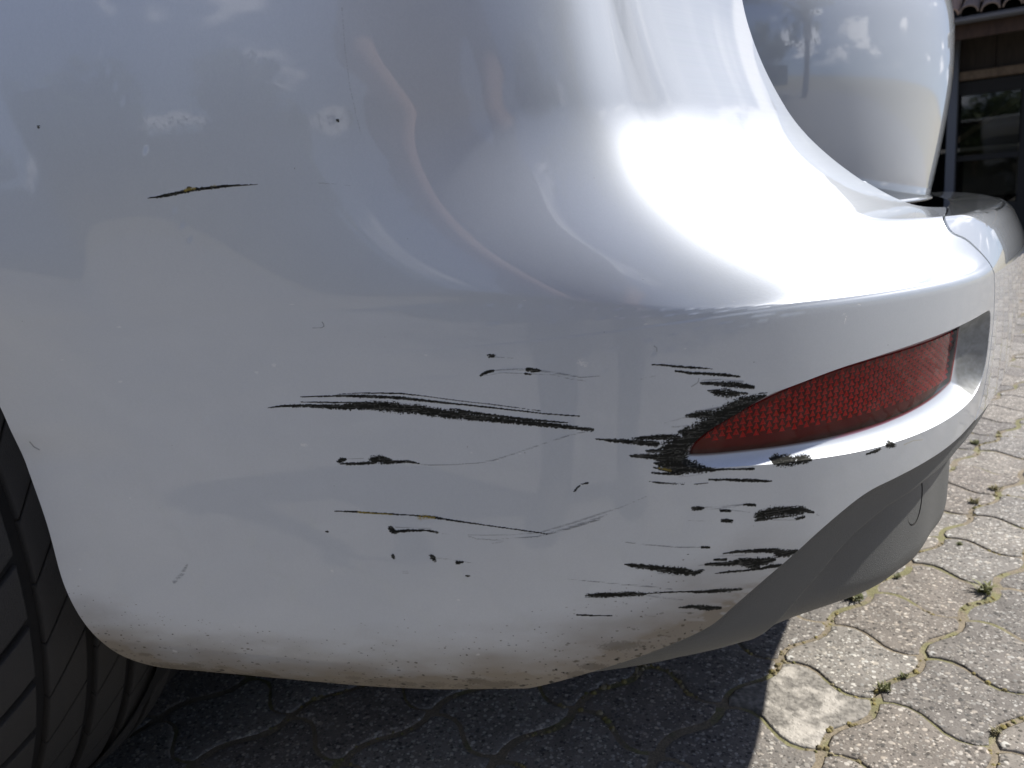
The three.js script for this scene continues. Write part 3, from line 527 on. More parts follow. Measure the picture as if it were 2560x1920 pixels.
  ['w', 0.5, [7232, 3478, 53], [7640, 3441, 55], [7872, 3566, 40]],
  ['w', 0.5, [5663, 2993, 42], [5809, 2885, 43]],
];
// ================= geometry tools for the car's panels =================
function dense(points, step = 0.004) {                                                 // a smooth polyline through the points
  const c = new THREE.CatmullRomCurve3(points.map((p) => new THREE.Vector3(p[0], p[1], 0)), false, 'centripetal'), n = Math.max(2, Math.ceil(c.getLength() / step));
  return c.getSpacedPoints(n).map((p) => [p.x, p.y]);
}
const lerpTable = (tab) => (x) => { if (x <= tab[0][0]) return tab[0][1]; for (let i = 1; i < tab.length; i++) if (x <= tab[i][0]) { const [a, b] = tab[i - 1], [c, d] = tab[i]; return mix(b, d, (x - a) / (c - a)); } return tab[tab.length - 1][1]; };
function polySdf(P) {                                                                  // positive inside the closed outline
  const n = P.length;
  return (x, y) => {
    let d = 1e9, inside = false;
    for (let i = 0, j = n - 1; i < n; j = i++) {
      const ax = P[j][0], ay = P[j][1], bx = P[i][0], by = P[i][1], ex = bx - ax, ey = by - ay, wx = x - ax, wy = y - ay, l = ex * ex + ey * ey, t = l ? clamp((wx * ex + wy * ey) / l, 0, 1) : 0, qx = wx - ex * t, qy = wy - ey * t, dd = qx * qx + qy * qy;
      if (dd < d) d = dd;
      if ((ay > y) !== (by > y) && x < ((bx - ax) * (y - ay)) / (by - ay) + ax) inside = !inside;
    }
    return (inside ? 1 : -1) * Math.sqrt(d);
  };
}
function range(a, b, n, f = (k) => k) { const r = []; for (let i = 0; i <= n; i++) r.push(mix(a, b, f(i / n))); return r; }
function panel(fn, S, T, sdf, uvOf) {                                                  // the part of a curved sheet where sdf > 0, cut cleanly along its zero line
  const ns = S.length, nt = T.length, val = new Float64Array(ns * nt), id = new Int32Array(ns * nt).fill(-1), st = [], cut = new Map(), idx = [];
  for (let j = 0; j < nt; j++) for (let i = 0; i < ns; i++) { let v = sdf ? sdf(S[i], T[j]) : 1; if (Math.abs(v) < 1e-5) v = 1e-5; val[j * ns + i] = v; }
  const at = (k) => { if (id[k] < 0) { id[k] = st.length; st.push([S[k % ns], T[Math.floor(k / ns)]]); } return id[k]; };
  const edge = (a, b) => { const key = a < b ? a * 1e7 + b : b * 1e7 + a; if (!cut.has(key)) { const t = val[a] / (val[a] - val[b]); cut.set(key, st.length); st.push([mix(S[a % ns], S[b % ns], t), mix(T[Math.floor(a / ns)], T[Math.floor(b / ns)], t)]); } return cut.get(key); };
  const tri = (a, b, c) => {
    const out = [], v = [a, b, c];
    for (let i = 0; i < 3; i++) { const p = v[i], q = v[(i + 1) % 3]; if (val[p] > 0) out.push(at(p)); if (val[p] > 0 !== val[q] > 0) out.push(edge(p, q)); }
    for (let i = 2; i < out.length; i++) idx.push(out[0], out[i - 1], out[i]);
  };
  for (let j = 0; j < nt - 1; j++) for (let i = 0; i < ns - 1; i++) { const a = j * ns + i, b = a + 1, c = a + ns, d = c + 1; if (val[a] < 0 && val[b] < 0 && val[c] < 0 && val[d] < 0) continue; tri(a, b, d); tri(a, d, c); }
  const pos = [], nor = [], uv = [];
  for (const [s, t] of st) { const p = fn(s, t, 0), n = normalOf(fn, s, t); pos.push(p[0], p[1], p[2]); nor.push(n[0], n[1], n[2]); const w = uvOf ? uvOf(s, t) : [s, t]; uv.push(w[0], w[1]); }
  const g = new THREE.BufferGeometry(); g.setAttribute('position', new THREE.Float32BufferAttribute(pos, 3)); g.setAttribute('normal', new THREE.Float32BufferAttribute(nor, 3)); g.setAttribute('uv', new THREE.Float32BufferAttribute(uv, 2)); g.setIndex(idx); return g;
}
function normalOf(fn, s, t) {
  const h = 6e-4, a = fn(s + h, t, 0), b = fn(s - h, t, 0), c = fn(s, t + h, 0), d = fn(s, t - h, 0), ux = a[0] - b[0], uy = a[1] - b[1], uz = a[2] - b[2], vx = c[0] - d[0], vy = c[1] - d[1], vz = c[2] - d[2];
  const n = [uy * vz - uz * vy, uz * vx - ux * vz, ux * vy - uy * vx], l = Math.hypot(...n) || 1; return [n[0] / l, n[1] / l, n[2] / l];
}
function rim(fn, loop, rows, uvOf, side = 1) {                                         // a turned edge along an open or closed line: rows of [outward along the sheet, inward]
  const pos = [], uv = [], idx = [], n = loop.length;
  for (let i = 0; i < n; i++) {
    const p = loop[Math.max(0, i - 1)], q = loop[Math.min(n - 1, i + 1)], l = Math.hypot(q[0] - p[0], q[1] - p[1]) || 1, nx = side * (q[1] - p[1]) / l, ny = -side * (q[0] - p[0]) / l, N = normalOf(fn, ...loop[i]);
    for (const [o, d] of rows) { const s = loop[i][0] + nx * o, t = loop[i][1] + ny * o, v = fn(s, t, 0); pos.push(v[0] - N[0] * d, v[1] - N[1] * d, v[2] - N[2] * d); const w = uvOf ? uvOf(s, t) : [s, t]; uv.push(w[0], w[1]); }
  }
  const m = rows.length;
  for (let i = 0; i < n - 1; i++) for (let k = 0; k < m - 1; k++) { const a = i * m + k, b = a + m; idx.push(a, b, a + 1, b, b + 1, a + 1); }
  const g = new THREE.BufferGeometry(); g.setAttribute('position', new THREE.Float32BufferAttribute(pos, 3)); g.setAttribute('uv', new THREE.Float32BufferAttribute(uv, 2)); g.setIndex(idx); g.computeVertexNormals(); return g;
}
function sheet(rows, closed, uvAt) {                                                   // rows of points to a smooth mesh
  const n = rows[0].length, pos = rows.flat(2), idx = [], uv = [];
  rows.forEach((r, j) => r.forEach((p, i) => uv.push(...(uvAt ? uvAt(i, j) : [i / n, j / rows.length]))));
  for (let j = 0; j < rows.length - 1; j++) for (let i = 0; i < n - (closed ? 0 : 1); i++) { const a = j * n + i, b = j * n + (i + 1) % n, c = a + n, d = b + n; idx.push(a, b, c, b, d, c); }
  const g = new THREE.BufferGeometry(); g.setAttribute('position', new THREE.Float32BufferAttribute(pos, 3)); g.setAttribute('uv', new THREE.Float32BufferAttribute(uv, 2)); g.setIndex(idx); g.computeVertexNormals(); return g;
}
// ---------- outlines on the skin, in metres of s and t ----------
const ARCH = [[-0.8, 0.235], [-0.68, 0.2], [-0.6, 0.145], [-0.55, 0.085], [-0.525, 0.03], [-0.513, -0.033], [-0.507, -0.096], [-0.499, -0.162], [-0.496, -0.226], [-0.488, -0.258], [-0.477, -0.284], [-0.461, -0.307], [-0.436, -0.324], [-0.4, -0.335], [-0.33, -0.3425], [-0.24, -0.345], [-0.14, -0.3445], [-0.06, -0.338]];
const VSEAM = [[-0.06, -0.338], [0, -0.316], [0.059, -0.296], [0.109, -0.276], [0.127, -0.262], [0.156, -0.24], [0.185, -0.22], [0.214, -0.2], [0.247, -0.182], [0.267, -0.175], [0.297, -0.171], [0.342, -0.167], [0.385, -0.164], [0.46, -0.158], [0.48, -0.157]];
const SEAM = [[0.48, -0.157], [0.494, -0.14], [0.5, -0.1], [0.498, -0.063], [0.489, -0.027], [0.48, -0.005], [0.487, 0.006], [0.5, 0.026], [0.504, 0.041], [0.53, 0.056], [0.64, 0.075], [0.82, 0.1], [0.821, 0.45]];
const OUT = { top: [[0.083, -0.121], [0.0855, -0.113], [0.106, -0.097], [0.133, -0.083], [0.156, -0.072], [0.18, -0.066], [0.218, -0.058], [0.249, -0.054], [0.305, -0.049], [0.383, -0.0445], [0.45, -0.0425]], right: [[0.45, -0.0425], [0.475, -0.0445], [0.482, -0.053], [0.485, -0.075], [0.484, -0.1], [0.477, -0.114], [0.46, -0.123]], bottom: [[0.46, -0.123], [0.44, -0.128], [0.373, -0.133], [0.296, -0.135], [0.245, -0.1345], [0.206, -0.133], [0.176, -0.132], [0.134, -0.13], [0.1, -0.128], [0.088, -0.1255], [0.083, -0.121]] };
const INN = { top: [[0.0915, -0.1165], [0.097, -0.107], [0.122, -0.091], [0.151, -0.079], [0.186, -0.069], [0.227, -0.062], [0.263, -0.059], [0.33, -0.057], [0.4, -0.057], [0.448, -0.058]], right: [[0.448, -0.058], [0.447, -0.075], [0.444, -0.09], [0.44, -0.1105]], bottom: [[0.44, -0.1105], [0.394, -0.114], [0.341, -0.117], [0.29, -0.119], [0.23, -0.12], [0.181, -0.1195], [0.137, -0.1185], [0.105, -0.1175], [0.0915, -0.1165]] };
const lensDepth = (s) => 0.0035 + 0.0165 * clamp((s - 0.085) / 0.36, 0, 1);
const spaced = (pts, n) => new THREE.CatmullRomCurve3(pts.map((p) => new THREE.Vector3(p[0], p[1], 0)), false, 'centripetal').getSpacedPoints(n).slice(0, -1).map((p) => [p.x, p.y]);
const loopOf = (o) => [...spaced(o.top, 130), ...spaced(o.right, 40), ...spaced(o.bottom, 130)];
const outLoop = loopOf(OUT), innLoop = loopOf(INN);
// ---------- paint: silver metallic under clear lacquer, with the scuffs ----------
const TW = 2048, TH = 1408, TS0 = -0.66, TT0 = -0.4, TSW = 1.18, TTH = 0.8112;
const paintUv = (s, t) => [(s - TS0) / TSW, (t - TT0) / TTH];
const MMX = (TSW / TW) * 1000, PAINT = [0.55, 0.592, 0.635];
const holeAt = polySdf(outLoop), lensAt = polySdf(innLoop);
const { paintMap, paintProps, paintBump } = (() => {
  const N = TW * TH, black = new Float32Array(N), yellow = new Float32Array(N), chip = new Float32Array(N), dirt = new Float32Array(N), px = TSW / TW, py = TTH / TH;
  let seed = 7;
  for (const [kind, strength, ...pts] of SCUFFS) {
    seed += 13;
    const P = pts.map(([s, t, w]) => [s * 1e-4, t * 1e-4, w * 1e-4]);
    const layer = kind === 'y' ? yellow : kind === 'w' ? chip : black;
    let total = 0, run = 0; for (let k = 0; k < P.length - 1; k++) total += Math.hypot(P[k + 1][0] - P[k][0], P[k + 1][1] - P[k][1]);
    for (let k = 0; k < P.length - 1; k++) {
      const [s0, t0, w0] = P[k], [s1, t1, w1] = P[k + 1], wm = Math.max(w0, w1) * 1.5 + px, L = Math.hypot(s1 - s0, t1 - t0) || 1e-6, from = run; run += L;
      const i0 = Math.floor((Math.min(s0, s1) - wm - TS0) / px), i1 = Math.ceil((Math.max(s0, s1) + wm - TS0) / px), j0 = Math.floor((Math.min(t0, t1) - wm - TT0) / py), j1 = Math.ceil((Math.max(t0, t1) + wm - TT0) / py);
      for (let j = Math.max(0, j0); j <= Math.min(TH - 1, j1); j++) for (let i = Math.max(0, i0); i <= Math.min(TW - 1, i1); i++) {
        const s = TS0 + (i + 0.5) * px, t = TT0 + (j + 0.5) * py, u = clamp(((s - s0) * (s1 - s0) + (t - t0) * (t1 - t0)) / (L * L), 0, 1);
        const dx = s - mix(s0, s1, u), dy = t - mix(t0, t1, u), wr = mix(w0, w1, u) * (kind === 'k' ? 1.2 : 1.1), w = Math.max(wr, px * 0.7), d = Math.hypot(dx, dy) / w, thin = clamp(wr / (px * 0.7), 0.4, 1);
        if (d > 1.5) continue;
        const rag = noise(s * 700, t * 1500, seed), fine = noise(s * 1900, t * 1900, seed + 1), streak = noise(s * 90, t * 2300 + s * 60, seed + 2), comb = noise(s * 900, t * 120, seed + 3);
        let a;
        if (kind === 'k') {
          const U = (from + u * L) / total, end = Math.max(smooth(0.22, 0.0, U), smooth(0.78, 1, U)), dry = strength - 0.3 * end - 0.22 * smooth(0.35, 1, d);
          const e = d + 0.55 * (rag - 0.5) + 0.4 * (fine - 0.5) + 0.4 * (comb - 0.5), grit = 0.6 * streak + 0.4 * fine;
          a = smooth(1.12, 0.88, e) * smooth(0.86 - dry * 0.8, 1.0 - dry * 0.8, grit + 0.18);
          a = Math.max(a, 0.55 * strength * smooth(1.45, 0.4, d) * smooth(0.5, 0.8, streak));
        } else if (kind === 'g') a = strength * smooth(1.15, 0.3, d) * smooth(0.3, 0.62, 0.7 * streak + 0.3 * fine) * 0.95;
        else if (kind === 'y') a = strength * smooth(1.2, 0.5, d + 0.7 * (rag - 0.5)) * smooth(0.25, 0.5, fine * 0.5 + rag * 0.5) * 0.9;
        else if (kind === 'w') a = strength * smooth(1.1, 0.6, d + 0.8 * (rag - 0.5)) * smooth(0.3, 0.55, fine);
        else a = strength * smooth(1.2, 0.6, d);
        a *= thin; const o = j * TW + i; if (a > layer[o]) layer[o] = a;
      }
    }
  }
  const r = rng(2024), spot = (s, t, rad, amt, layer, stretch = 1) => {
    const i0 = Math.floor((s - rad * stretch - TS0) / px), i1 = Math.ceil((s + rad * stretch - TS0) / px), j0 = Math.floor((t - rad - TT0) / py), j1 = Math.ceil((t + rad - TT0) / py), sd = Math.floor(s * 9999) & 1023;
    for (let j = Math.max(0, j0); j <= Math.min(TH - 1, j1); j++) for (let i = Math.max(0, i0); i <= Math.min(TW - 1, i1); i++) { const x = (TS0 + (i + 0.5) * px - s) / (rad * stretch), y = (TT0 + (j + 0.5) * py - t) / rad, e = Math.hypot(x, y) + 0.6 * (noise(i * 0.45, j * 0.45, sd) - 0.5), a = amt * smooth(1, 0.55, e); if (a > layer[j * TW + i]) layer[j * TW + i] = a; }
  };
  const low = lerpTable([[-0.52, -0.3], [-0.46, -0.31], [-0.4, -0.335], [-0.3, -0.343], [-0.1, -0.342], [0, -0.32], [0.1, -0.28], [0.22, -0.2]]);
  for (let i = 0; i < 900; i++) {                                                        // thrown-up road dirt, thickest along the lower edge
    const s = -0.5 + 0.6 * r(), q = Math.pow(r(), 2.2), t = low(s) + q * 0.08, small = r();
    spot(s, t, 0.0004 + 0.0014 * small * small * small * (1 - q), 0.4 + 0.5 * r(), r() < 0.3 ? black : dirt, 1 + 1.5 * r());
  }
  for (let i = 0; i < 30; i++) { const s = -0.47 + 0.5 * r(), t = low(s) + 0.004 + 0.02 * r() * r(); spot(s, t, 0.0025 + 0.004 * r(), 0.3 + 0.25 * r(), dirt, 2 + 2 * r()); }
  for (let i = 0; i < 26; i++) spot(-0.5 + 0.9 * r(), -0.3 + 0.55 * r(), 0.0003 + 0.0004 * r(), 0.6, black);
  for (let i = 0; i < 24; i++) spot(-0.5 + 0.8 * r(), -0.3 + 0.4 * r(), 0.0007 + 0.0014 * r(), 0.35, chip, 1.3);
  const hgt = new Uint8Array(N), col = new Uint8Array(N * 4), prop = new Uint8Array(N * 4);
  for (let j = 0; j < TH; j++) for (let i = 0; i < TW; i++) {
    const o = j * TW + i, s = TS0 + (i + 0.5) * px, t = TT0 + (j + 0.5) * py, h = t - low(s);
    const film = h < 0.13 && s < 0.24 ? (1 - ss(0.06, 0.22, s)) * (0.85 * smooth(0.085, 0.0, h + 0.035 * (fbm(s * 22, t * 60, 81, 4) - 0.5)) + 0.7 * smooth(0.026, 0.0, h) * smooth(0.4, 0.7, fbm(s * 55 + t * 30, t * 160, 82, 4))) : 0;
    const haze = 0.02 * (fbm(s * 30, t * 30, 90, 3) - 0.5) + 0.035 * (noise(i * 0.8, j * 0.8, 91) - 0.5);
    let film2 = 0, c = PAINT.map((v) => v + haze); const dd = clamp(dirt[o] + film * 0.85, 0, 1);
    c = c.map((v, k) => mix(v, [0.2, 0.155, 0.09][k], clamp(film, 0, 0.85)));
    c = c.map((v, k) => mix(v, [0.09, 0.075, 0.05][k], dirt[o]));
    c = c.map((v, k) => mix(v, [0.92, 0.92, 0.9][k], chip[o] * 0.8));
    const g = noise(s * 160, t * 300, 95), g2 = smooth(0.62, 0.85, noise(s * 120, t * 2600, 97)) * 0.05 + smooth(0.7, 0.9, noise(s * 700, t * 900, 98)) * 0.05, bk = [0.011 + 0.008 * g + g2, 0.0115 + 0.008 * g + g2, 0.01 + 0.006 * g + g2 * 0.9];
    c = c.map((v, k) => mix(v, bk[k], black[o]));
    c = c.map((v, k) => mix(v, [0.3, 0.23, 0.05][k], yellow[o] * 0.85));
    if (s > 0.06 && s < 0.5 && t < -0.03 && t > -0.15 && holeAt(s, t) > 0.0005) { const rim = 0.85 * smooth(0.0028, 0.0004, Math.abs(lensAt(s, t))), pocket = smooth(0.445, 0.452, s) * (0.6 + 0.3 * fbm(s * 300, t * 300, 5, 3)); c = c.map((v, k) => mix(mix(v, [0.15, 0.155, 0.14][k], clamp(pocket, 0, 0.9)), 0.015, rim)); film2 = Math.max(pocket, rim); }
    const rough = clamp(film2 + black[o] + yellow[o] + dd, 0, 1);
    hgt[o] = 255 * clamp(0.3 + 0.02 * (noise(i * 0.3, j * 0.3, 61) - 0.5) + black[o] * (0.25 + 0.4 * noise(s * 300, t * 1800, 62)) + dirt[o] * 0.2 - chip[o] * 0.15, 0, 1);
    col[o * 4] = toS(c[0]); col[o * 4 + 1] = toS(c[1]); col[o * 4 + 2] = toS(c[2]); col[o * 4 + 3] = 255;
    prop[o * 4] = 255 * (1 - rough * 0.95); prop[o * 4 + 1] = 255 * mix(0.4, 0.72, rough); prop[o * 4 + 2] = 255 * 0.36 * (1 - rough); prop[o * 4 + 3] = 255 * (1 - 0.8 * clamp(black[o], 0, 1));
  }
  const hd = new Uint8Array(N * 4); for (let i = 0; i < N; i++) { hd[i * 4] = hd[i * 4 + 1] = hd[i * 4 + 2] = hgt[i]; hd[i * 4 + 3] = 255; }
  return { paintBump: tex(hd, TW, TH, false, false), paintMap: tex(col, TW, TH, true, false), paintProps: tex(prop, TW, TH, false, false) };
})();
const paint = phys({ bumpMap: paintBump, bumpScale: 0.0006, map: paintMap, roughnessMap: paintProps, metalnessMap: paintProps, clearcoatMap: paintProps, specularIntensityMap: paintProps, roughness: 1, metalness: 1, clearcoat: 1, clearcoatRoughness: 0.015 });
const plainPaint = phys({ color: lin(...PAINT), roughness: 0.07, metalness: 0.1, clearcoat: 1, clearcoatRoughness: 0.015 });
const grainBump = dataTex(512, 512, (x, y) => { const a = fbm(x / 7, y / 9, 21, 3, 73, 57), b = noise(x / 4, y / 5, 29, 128, 102), v = 255 * clamp(0.2 + 1.1 * Math.abs(a - 0.5) + 0.5 * b, 0, 1); return [v, v, v]; }, false);
const greyPlastic = std({ color: lin(0.1, 0.105, 0.104), roughness: 0.5, bumpMap: grainBump, bumpScale: 0.0006 });
const blackPlastic = std({ color: lin(0.012, 0.012, 0.012), roughness: 0.8 });

// ================= the car =================
const car = thing('parked_car', 'silver car at close range, rear bumper corner scraped black around its red reflector', 'car');
const archLine = dense(ARCH, 0.006), vseamLine = dense(VSEAM, 0.006), seamLine = [...dense(SEAM.slice(0, 12), 0.005), [0.821, 0.45]];
const bumperOutline = [...archLine, ...vseamLine.slice(1), ...seamLine.slice(1), [-0.8, 0.45]];
const bumper = (() => {
  const inside = polySdf(bumperOutline), hole = polySdf(outLoop);
  const T = [...range(-0.36, -0.015, 96), ...range(-0.015, 0.02, 14).slice(1), ...range(0.02, 0.45, 84).slice(1)], S = range(-0.81, 0.83, 420);
  const g = panel(skin, S, T, (s, t) => { const a = inside(s, t); return s > 0.07 && s < 0.5 && t < -0.03 && t > -0.15 ? Math.min(a, -hole(s, t)) : a; }, paintUv);
  const turned = [[0, 0], [0.0004, 0.0006], [0.0008, 0.002], [0.0008, 0.016]];
  const edge = rim(skin, [...archLine, ...vseamLine.slice(1)], turned, paintUv), edge2 = rim(skin, seamLine.slice(0, -1), [[0, 0], [0.0004, 0.0005], [0.0006, 0.002], [0.0006, 0.012]], paintUv);
  return part('rear_bumper', mergeGeometries([g, edge, edge2]), paint, car);
})();
bumper.userData.label = 'silver painted bumper corner with black scrape marks';
{                                                                                        // the recess that the reflector sits in
  const W = [0, 0.02, 0.05, 0.1, 0.18, 0.3, 0.45, 0.62, 0.8, 1], rows = W.map((w) => outLoop.map((o, i) => { const q = innLoop[i], s = mix(o[0], q[0], w), t = mix(o[1], q[1], w), D = lensDepth(q[0]) + 0.0015; return skin(s, t, D * (1 - Math.pow(1 - w, 1.5))); }));
  const uvs = W.map((w) => outLoop.map((o, i) => paintUv(mix(o[0], innLoop[i][0], w), mix(o[1], innLoop[i][1], w))));
  const g = sheet(rows, true, (i, j) => uvs[j][i]); part('reflector_recess', g, paint, bumper);
}
{                                                                                        // reflector: clear red lens over rows of small prisms
  const lens = (s, t, e = 0) => skin(s, t, lensDepth(s) + e), shape = polySdf(innLoop);
  const g = panel(lens, range(0.088, 0.452, 150), range(-0.122, -0.054, 34), (s, t) => shape(s, t) - 0.0004);
  const ref = part('reflector', g, phys({ color: lin(0.9, 0.035, 0.03), roughness: 0.04, transmission: 1, thickness: 0, ior: 1.38 }), car); ref.userData.label = 'red rear reflector in a tapering recess';
  const base = panel((s, t, e = 0) => lens(s, t, e + 0.006), range(0.088, 0.452, 120), range(-0.122, -0.054, 24), (s, t) => shape(s, t) + 0.001);
  part('reflector_back', base, std({ color: lin(0.07, 0.004, 0.004), roughness: 0.5 }), ref);
  const pos = [], cs = 0.0062, ct = 0.0058;
  for (let i = 0; i < 70; i++) for (let j = 0; j < 14; j++) {
    const s = 0.09 + i * cs, t = -0.1115 + j * ct + (i % 2) * ct * 0.5; if (shape(s, t) < 0.003 || t < -0.1075 + 0.012 * 0) continue;
    const P = (a, b, e) => lens(s + a * cs * 0.48, t + b * ct * 0.5, 0.0055 - e), A = P(-1, -1, 0), B = P(1, -1, 0), C = P(0, 1, 0), Q = P(0, -0.25, 0.0026);
    for (const [u, v] of [[A, B], [B, C], [C, A]]) pos.push(...u, ...v, ...Q);
  }
  const pg = new THREE.BufferGeometry(); pg.setAttribute('position', new THREE.Float32BufferAttribute(pos, 3)); pg.computeVertexNormals();
  const pm = part('reflector_prisms', pg, phys({ color: lin(0.6, 0.014, 0.012), roughness: 0.3, metalness: 0.15 }), ref); pm.userData.kind = 'stuff';
  const cv = document.createElement('canvas'); cv.width = 256; cv.height = 64; const c = cv.getContext('2d'); c.fillStyle = '#000'; c.fillRect(0, 0, 256, 64); c.fillStyle = '#fff'; c.font = 'bold 50px sans-serif'; c.fillText('IAMP 02', 6, 50);
  const al = new THREE.CanvasTexture(cv), q = panel((s, t, e = 0) => lens(s, t, e - 0.0003), range(0.412, 0.442, 12), range(-0.077, -0.067, 4), null, (s, t) => [(s - 0.412) / 0.03, (t + 0.077) / 0.01]);
  part('lens_print', q, std({ color: lin(0.03, 0.004, 0.004), roughness: 0.6, alphaMap: al, alphaTest: 0.5 }), ref);
}
// ---------- middle piece of the bumper, beyond the joint ----------
const middle = (s, t, e = 0) => skin(s, t, e);
{
  const left = dense(SEAM.slice(0, 12), 0.005).map(([a, b], i, all) => { const p = all[Math.max(0, i - 1)], q = all[Math.min(all.length - 1, i + 1)], l = Math.hypot(q[0] - p[0], q[1] - p[1]); return [a + 0.003 * (q[1] - p[1]) / l, b - 0.003 * (q[0] - p[0]) / l]; });
  const outline = [[1.7, -0.157], ...left, [1.7, 0.14]];
  const g = panel(middle, range(0.46, 1.7, 180), [...range(-0.16, -0.04, 30), ...range(-0.04, 0.1, 40).slice(1), ...range(0.1, 0.15, 10).slice(1)], polySdf(outline));
  part('bumper_middle', mergeGeometries([g, rim(middle, left, [[0, 0], [0.0004, 0.0005], [0.0006, 0.002], [0.0006, 0.012]], null, -1), rim(middle, [[0.484, -0.157], [0.55, -0.157], [0.6, -0.157], [0.8, -0.157], [1.1, -0.157], [1.7, -0.157]].reverse(), [[0, 0], [0.001, 0.002], [0.001, 0.02]], null, -1)]), plainPaint, car);
  const liner = panel((s, t) => skin(s, t, 0.034), range(0.05, 1.6, 80), range(-0.158, 0.0, 12), null); part('bumper_beam', liner, blackPlastic, car);
}
// ---------- grey plastic valance under the paint ----------
const vTop = lerpTable([...VSEAM, [1.8, -0.157]]), vLow = lerpTable([[-0.07, -0.3425], [0, -0.332], [0.083, -0.32], [0.148, -0.315], [0.25, -0.318], [0.33, -0.316], [0.4, -0.314], [0.47, -0.32], [0.6, -0.335], [1.8, -0.34]]);
const bandW = lerpTable([[0, 0.03], [0.13, 0.085], [0.218, 0.066], [0.233, 0.06], [0.255, 0.052], [0.281, 0.044], [0.31, 0.037], [0.373, 0.034], [0.55, 0.034], [1.8, 0.034]]);
function valance(s, t, e = 0) {
  const q = vTop(s) - t, w = bandW(s), deep = 0.022 * ss(0.08, 0.27, s) + 0.008 * ss(0.42, 0.56, s) + 0.05 * ss(0.58, 0.95, s), low = t - vLow(s);
  const o = 0.0025 + 0.004 * ss(0, 0.006, q) + 0.006 * clamp(q / w, 0, 1) * ss(0.1, 0.3, s) + deep * ss(w * 0.9, w + 0.009, q), k = clamp((0.03 - low) / 0.03, 0, 1);
  const curl = 0.02 * (1 - Math.sqrt(Math.max(0, 1 - k * k * 0.98))), a = skin(s, t, o + e + curl), m = 0.85 * ss(0.15, 0.38, s) * ss(0, w, q);
  if (m <= 0) return a;
  const b = skin(s, vTop(s), o + e + curl); return [mix(a[0], b[0], m), a[1], mix(a[2], b[2], m)];
}
const CAP = [0.416, -0.234, 0.0225, 0.0265];
{
  const top = range(-0.07, 1.7, 320).map((s) => [s, vTop(s) - 0.0028]), bot = range(-0.07, 1.7, 320).map((s) => [s, vLow(s)]);
  const inside = polySdf([...bot, ...top.slice().reverse()]), cap = (s, t, k) => (Math.hypot((s - CAP[0]) / CAP[2], (t - CAP[1]) / CAP[3]) - k) * 0.026;
  const uvm = (s, t) => [s * 16, t * 16];
  const body = panel(valance, [...range(-0.07, 0.7, 220), ...range(0.7, 1.7, 60).slice(1)], range(-0.372, -0.15, 100), (s, t) => { const a = inside(s, t); return Math.abs(s - CAP[0]) < 0.05 ? Math.min(a, cap(s, t, 1)) : a; }, uvm);
  const val = part('valance', mergeGeometries([body, rim(valance, top, [[0, 0], [0.0006, 0.0012], [0.0006, 0.014]], uvm, -1), rim(valance, bot, [[0, 0], [0.0006, 0.002], [0.0004, 0.02]], uvm)]), greyPlastic, car); val.userData.label = 'grey grained plastic valance below the bumper';
  const ringAt = (k, e) => range(0, 1, 64).map((a) => valance(CAP[0] + Math.cos(a * 6.28319) * CAP[2] * k, CAP[1] + Math.sin(a * 6.28319) * CAP[3] * k, e));
  part('cap_groove', sheet([ringAt(1, 0), ringAt(0.99, 0.004), ringAt(0.98, 0.012), ringAt(0.5, 0.013)], false), blackPlastic, val);
  const disc = panel((s, t, e = 0) => valance(s, t, e + 0.0006), range(CAP[0] - 0.026, CAP[0] + 0.026, 40), range(CAP[1] - 0.029, CAP[1] + 0.029, 40), (s, t) => -cap(s, t, 0.935), uvm);
  const cp = part('recovery_eye_cap', mergeGeometries([disc, sheet([ringAt(0.935, 0.0006), ringAt(0.945, 0.0016), ringAt(0.945, 0.01)], false)]), greyPlastic, val); cp.userData.label = 'round recovery-eye cap';
}
// ---------- tailgate ----------
{
  const prof = new THREE.CatmullRomCurve3([[0.345, 0.6], [0.348, 0.622], [0.354, 0.654], [0.363, 0.705], [0.371, 0.76], [0.3755, 0.8], [0.377, 0.853], [0.372, 0.92], [0.35, 0.985], [0.27, 1.08], [0.1, 1.25], [-0.1, 1.45]].map(([x, y]) => new THREE.Vector3(x, y, 0))).getSpacedPoints(240);
  const xAt = lerpTable(prof.map((p) => [p.y, p.x]));
  const GC = [-0.054, -1.041], GR = 0.45, gate = (u, y, e = 0) => {                         // u: angle round the corner in radians, from facing the side to facing the rear, then on along the rear
    const o = 0.377 - xAt(y) + e, a = clamp(u, 0, 1.33), R = GR - o, n = [Math.sin(a), Math.cos(a)], p = [GC[0] + n[0] * R, GC[1] + n[1] * R];
    if (u < 0) return [p[0] + u * 0.3, y, p[1]];
    const k = Math.max(0, u - 1.33) * 0.4; return [p[0] + Math.cos(1.33) * k - 0.28 * k * k, y, p[1] - Math.sin(1.33) * k];
  };
  const fl = (u, y, e) => gate(u, y, e);
  const g = panel(fl, [...range(-0.7, 0, 10), ...range(0, 1.33, 70).slice(1), ...range(1.33, 3.5, 30).slice(1)], range(0.622, 1.42, 90), null);
  const lip = rim(fl, [...range(-0.7, 0, 10), ...range(0, 1.33, 70).slice(1), ...range(1.33, 3.5, 30).slice(1)].map((u) => [u, 0.622]), [[0, 0], [0.0015, -0.003], [0.004, -0.005], [0.006, -0.003], [0.007, 0.004], [0.006, 0.05]], null);
  part('tailgate', mergeGeometries([g, lip]), plainPaint, car);
}
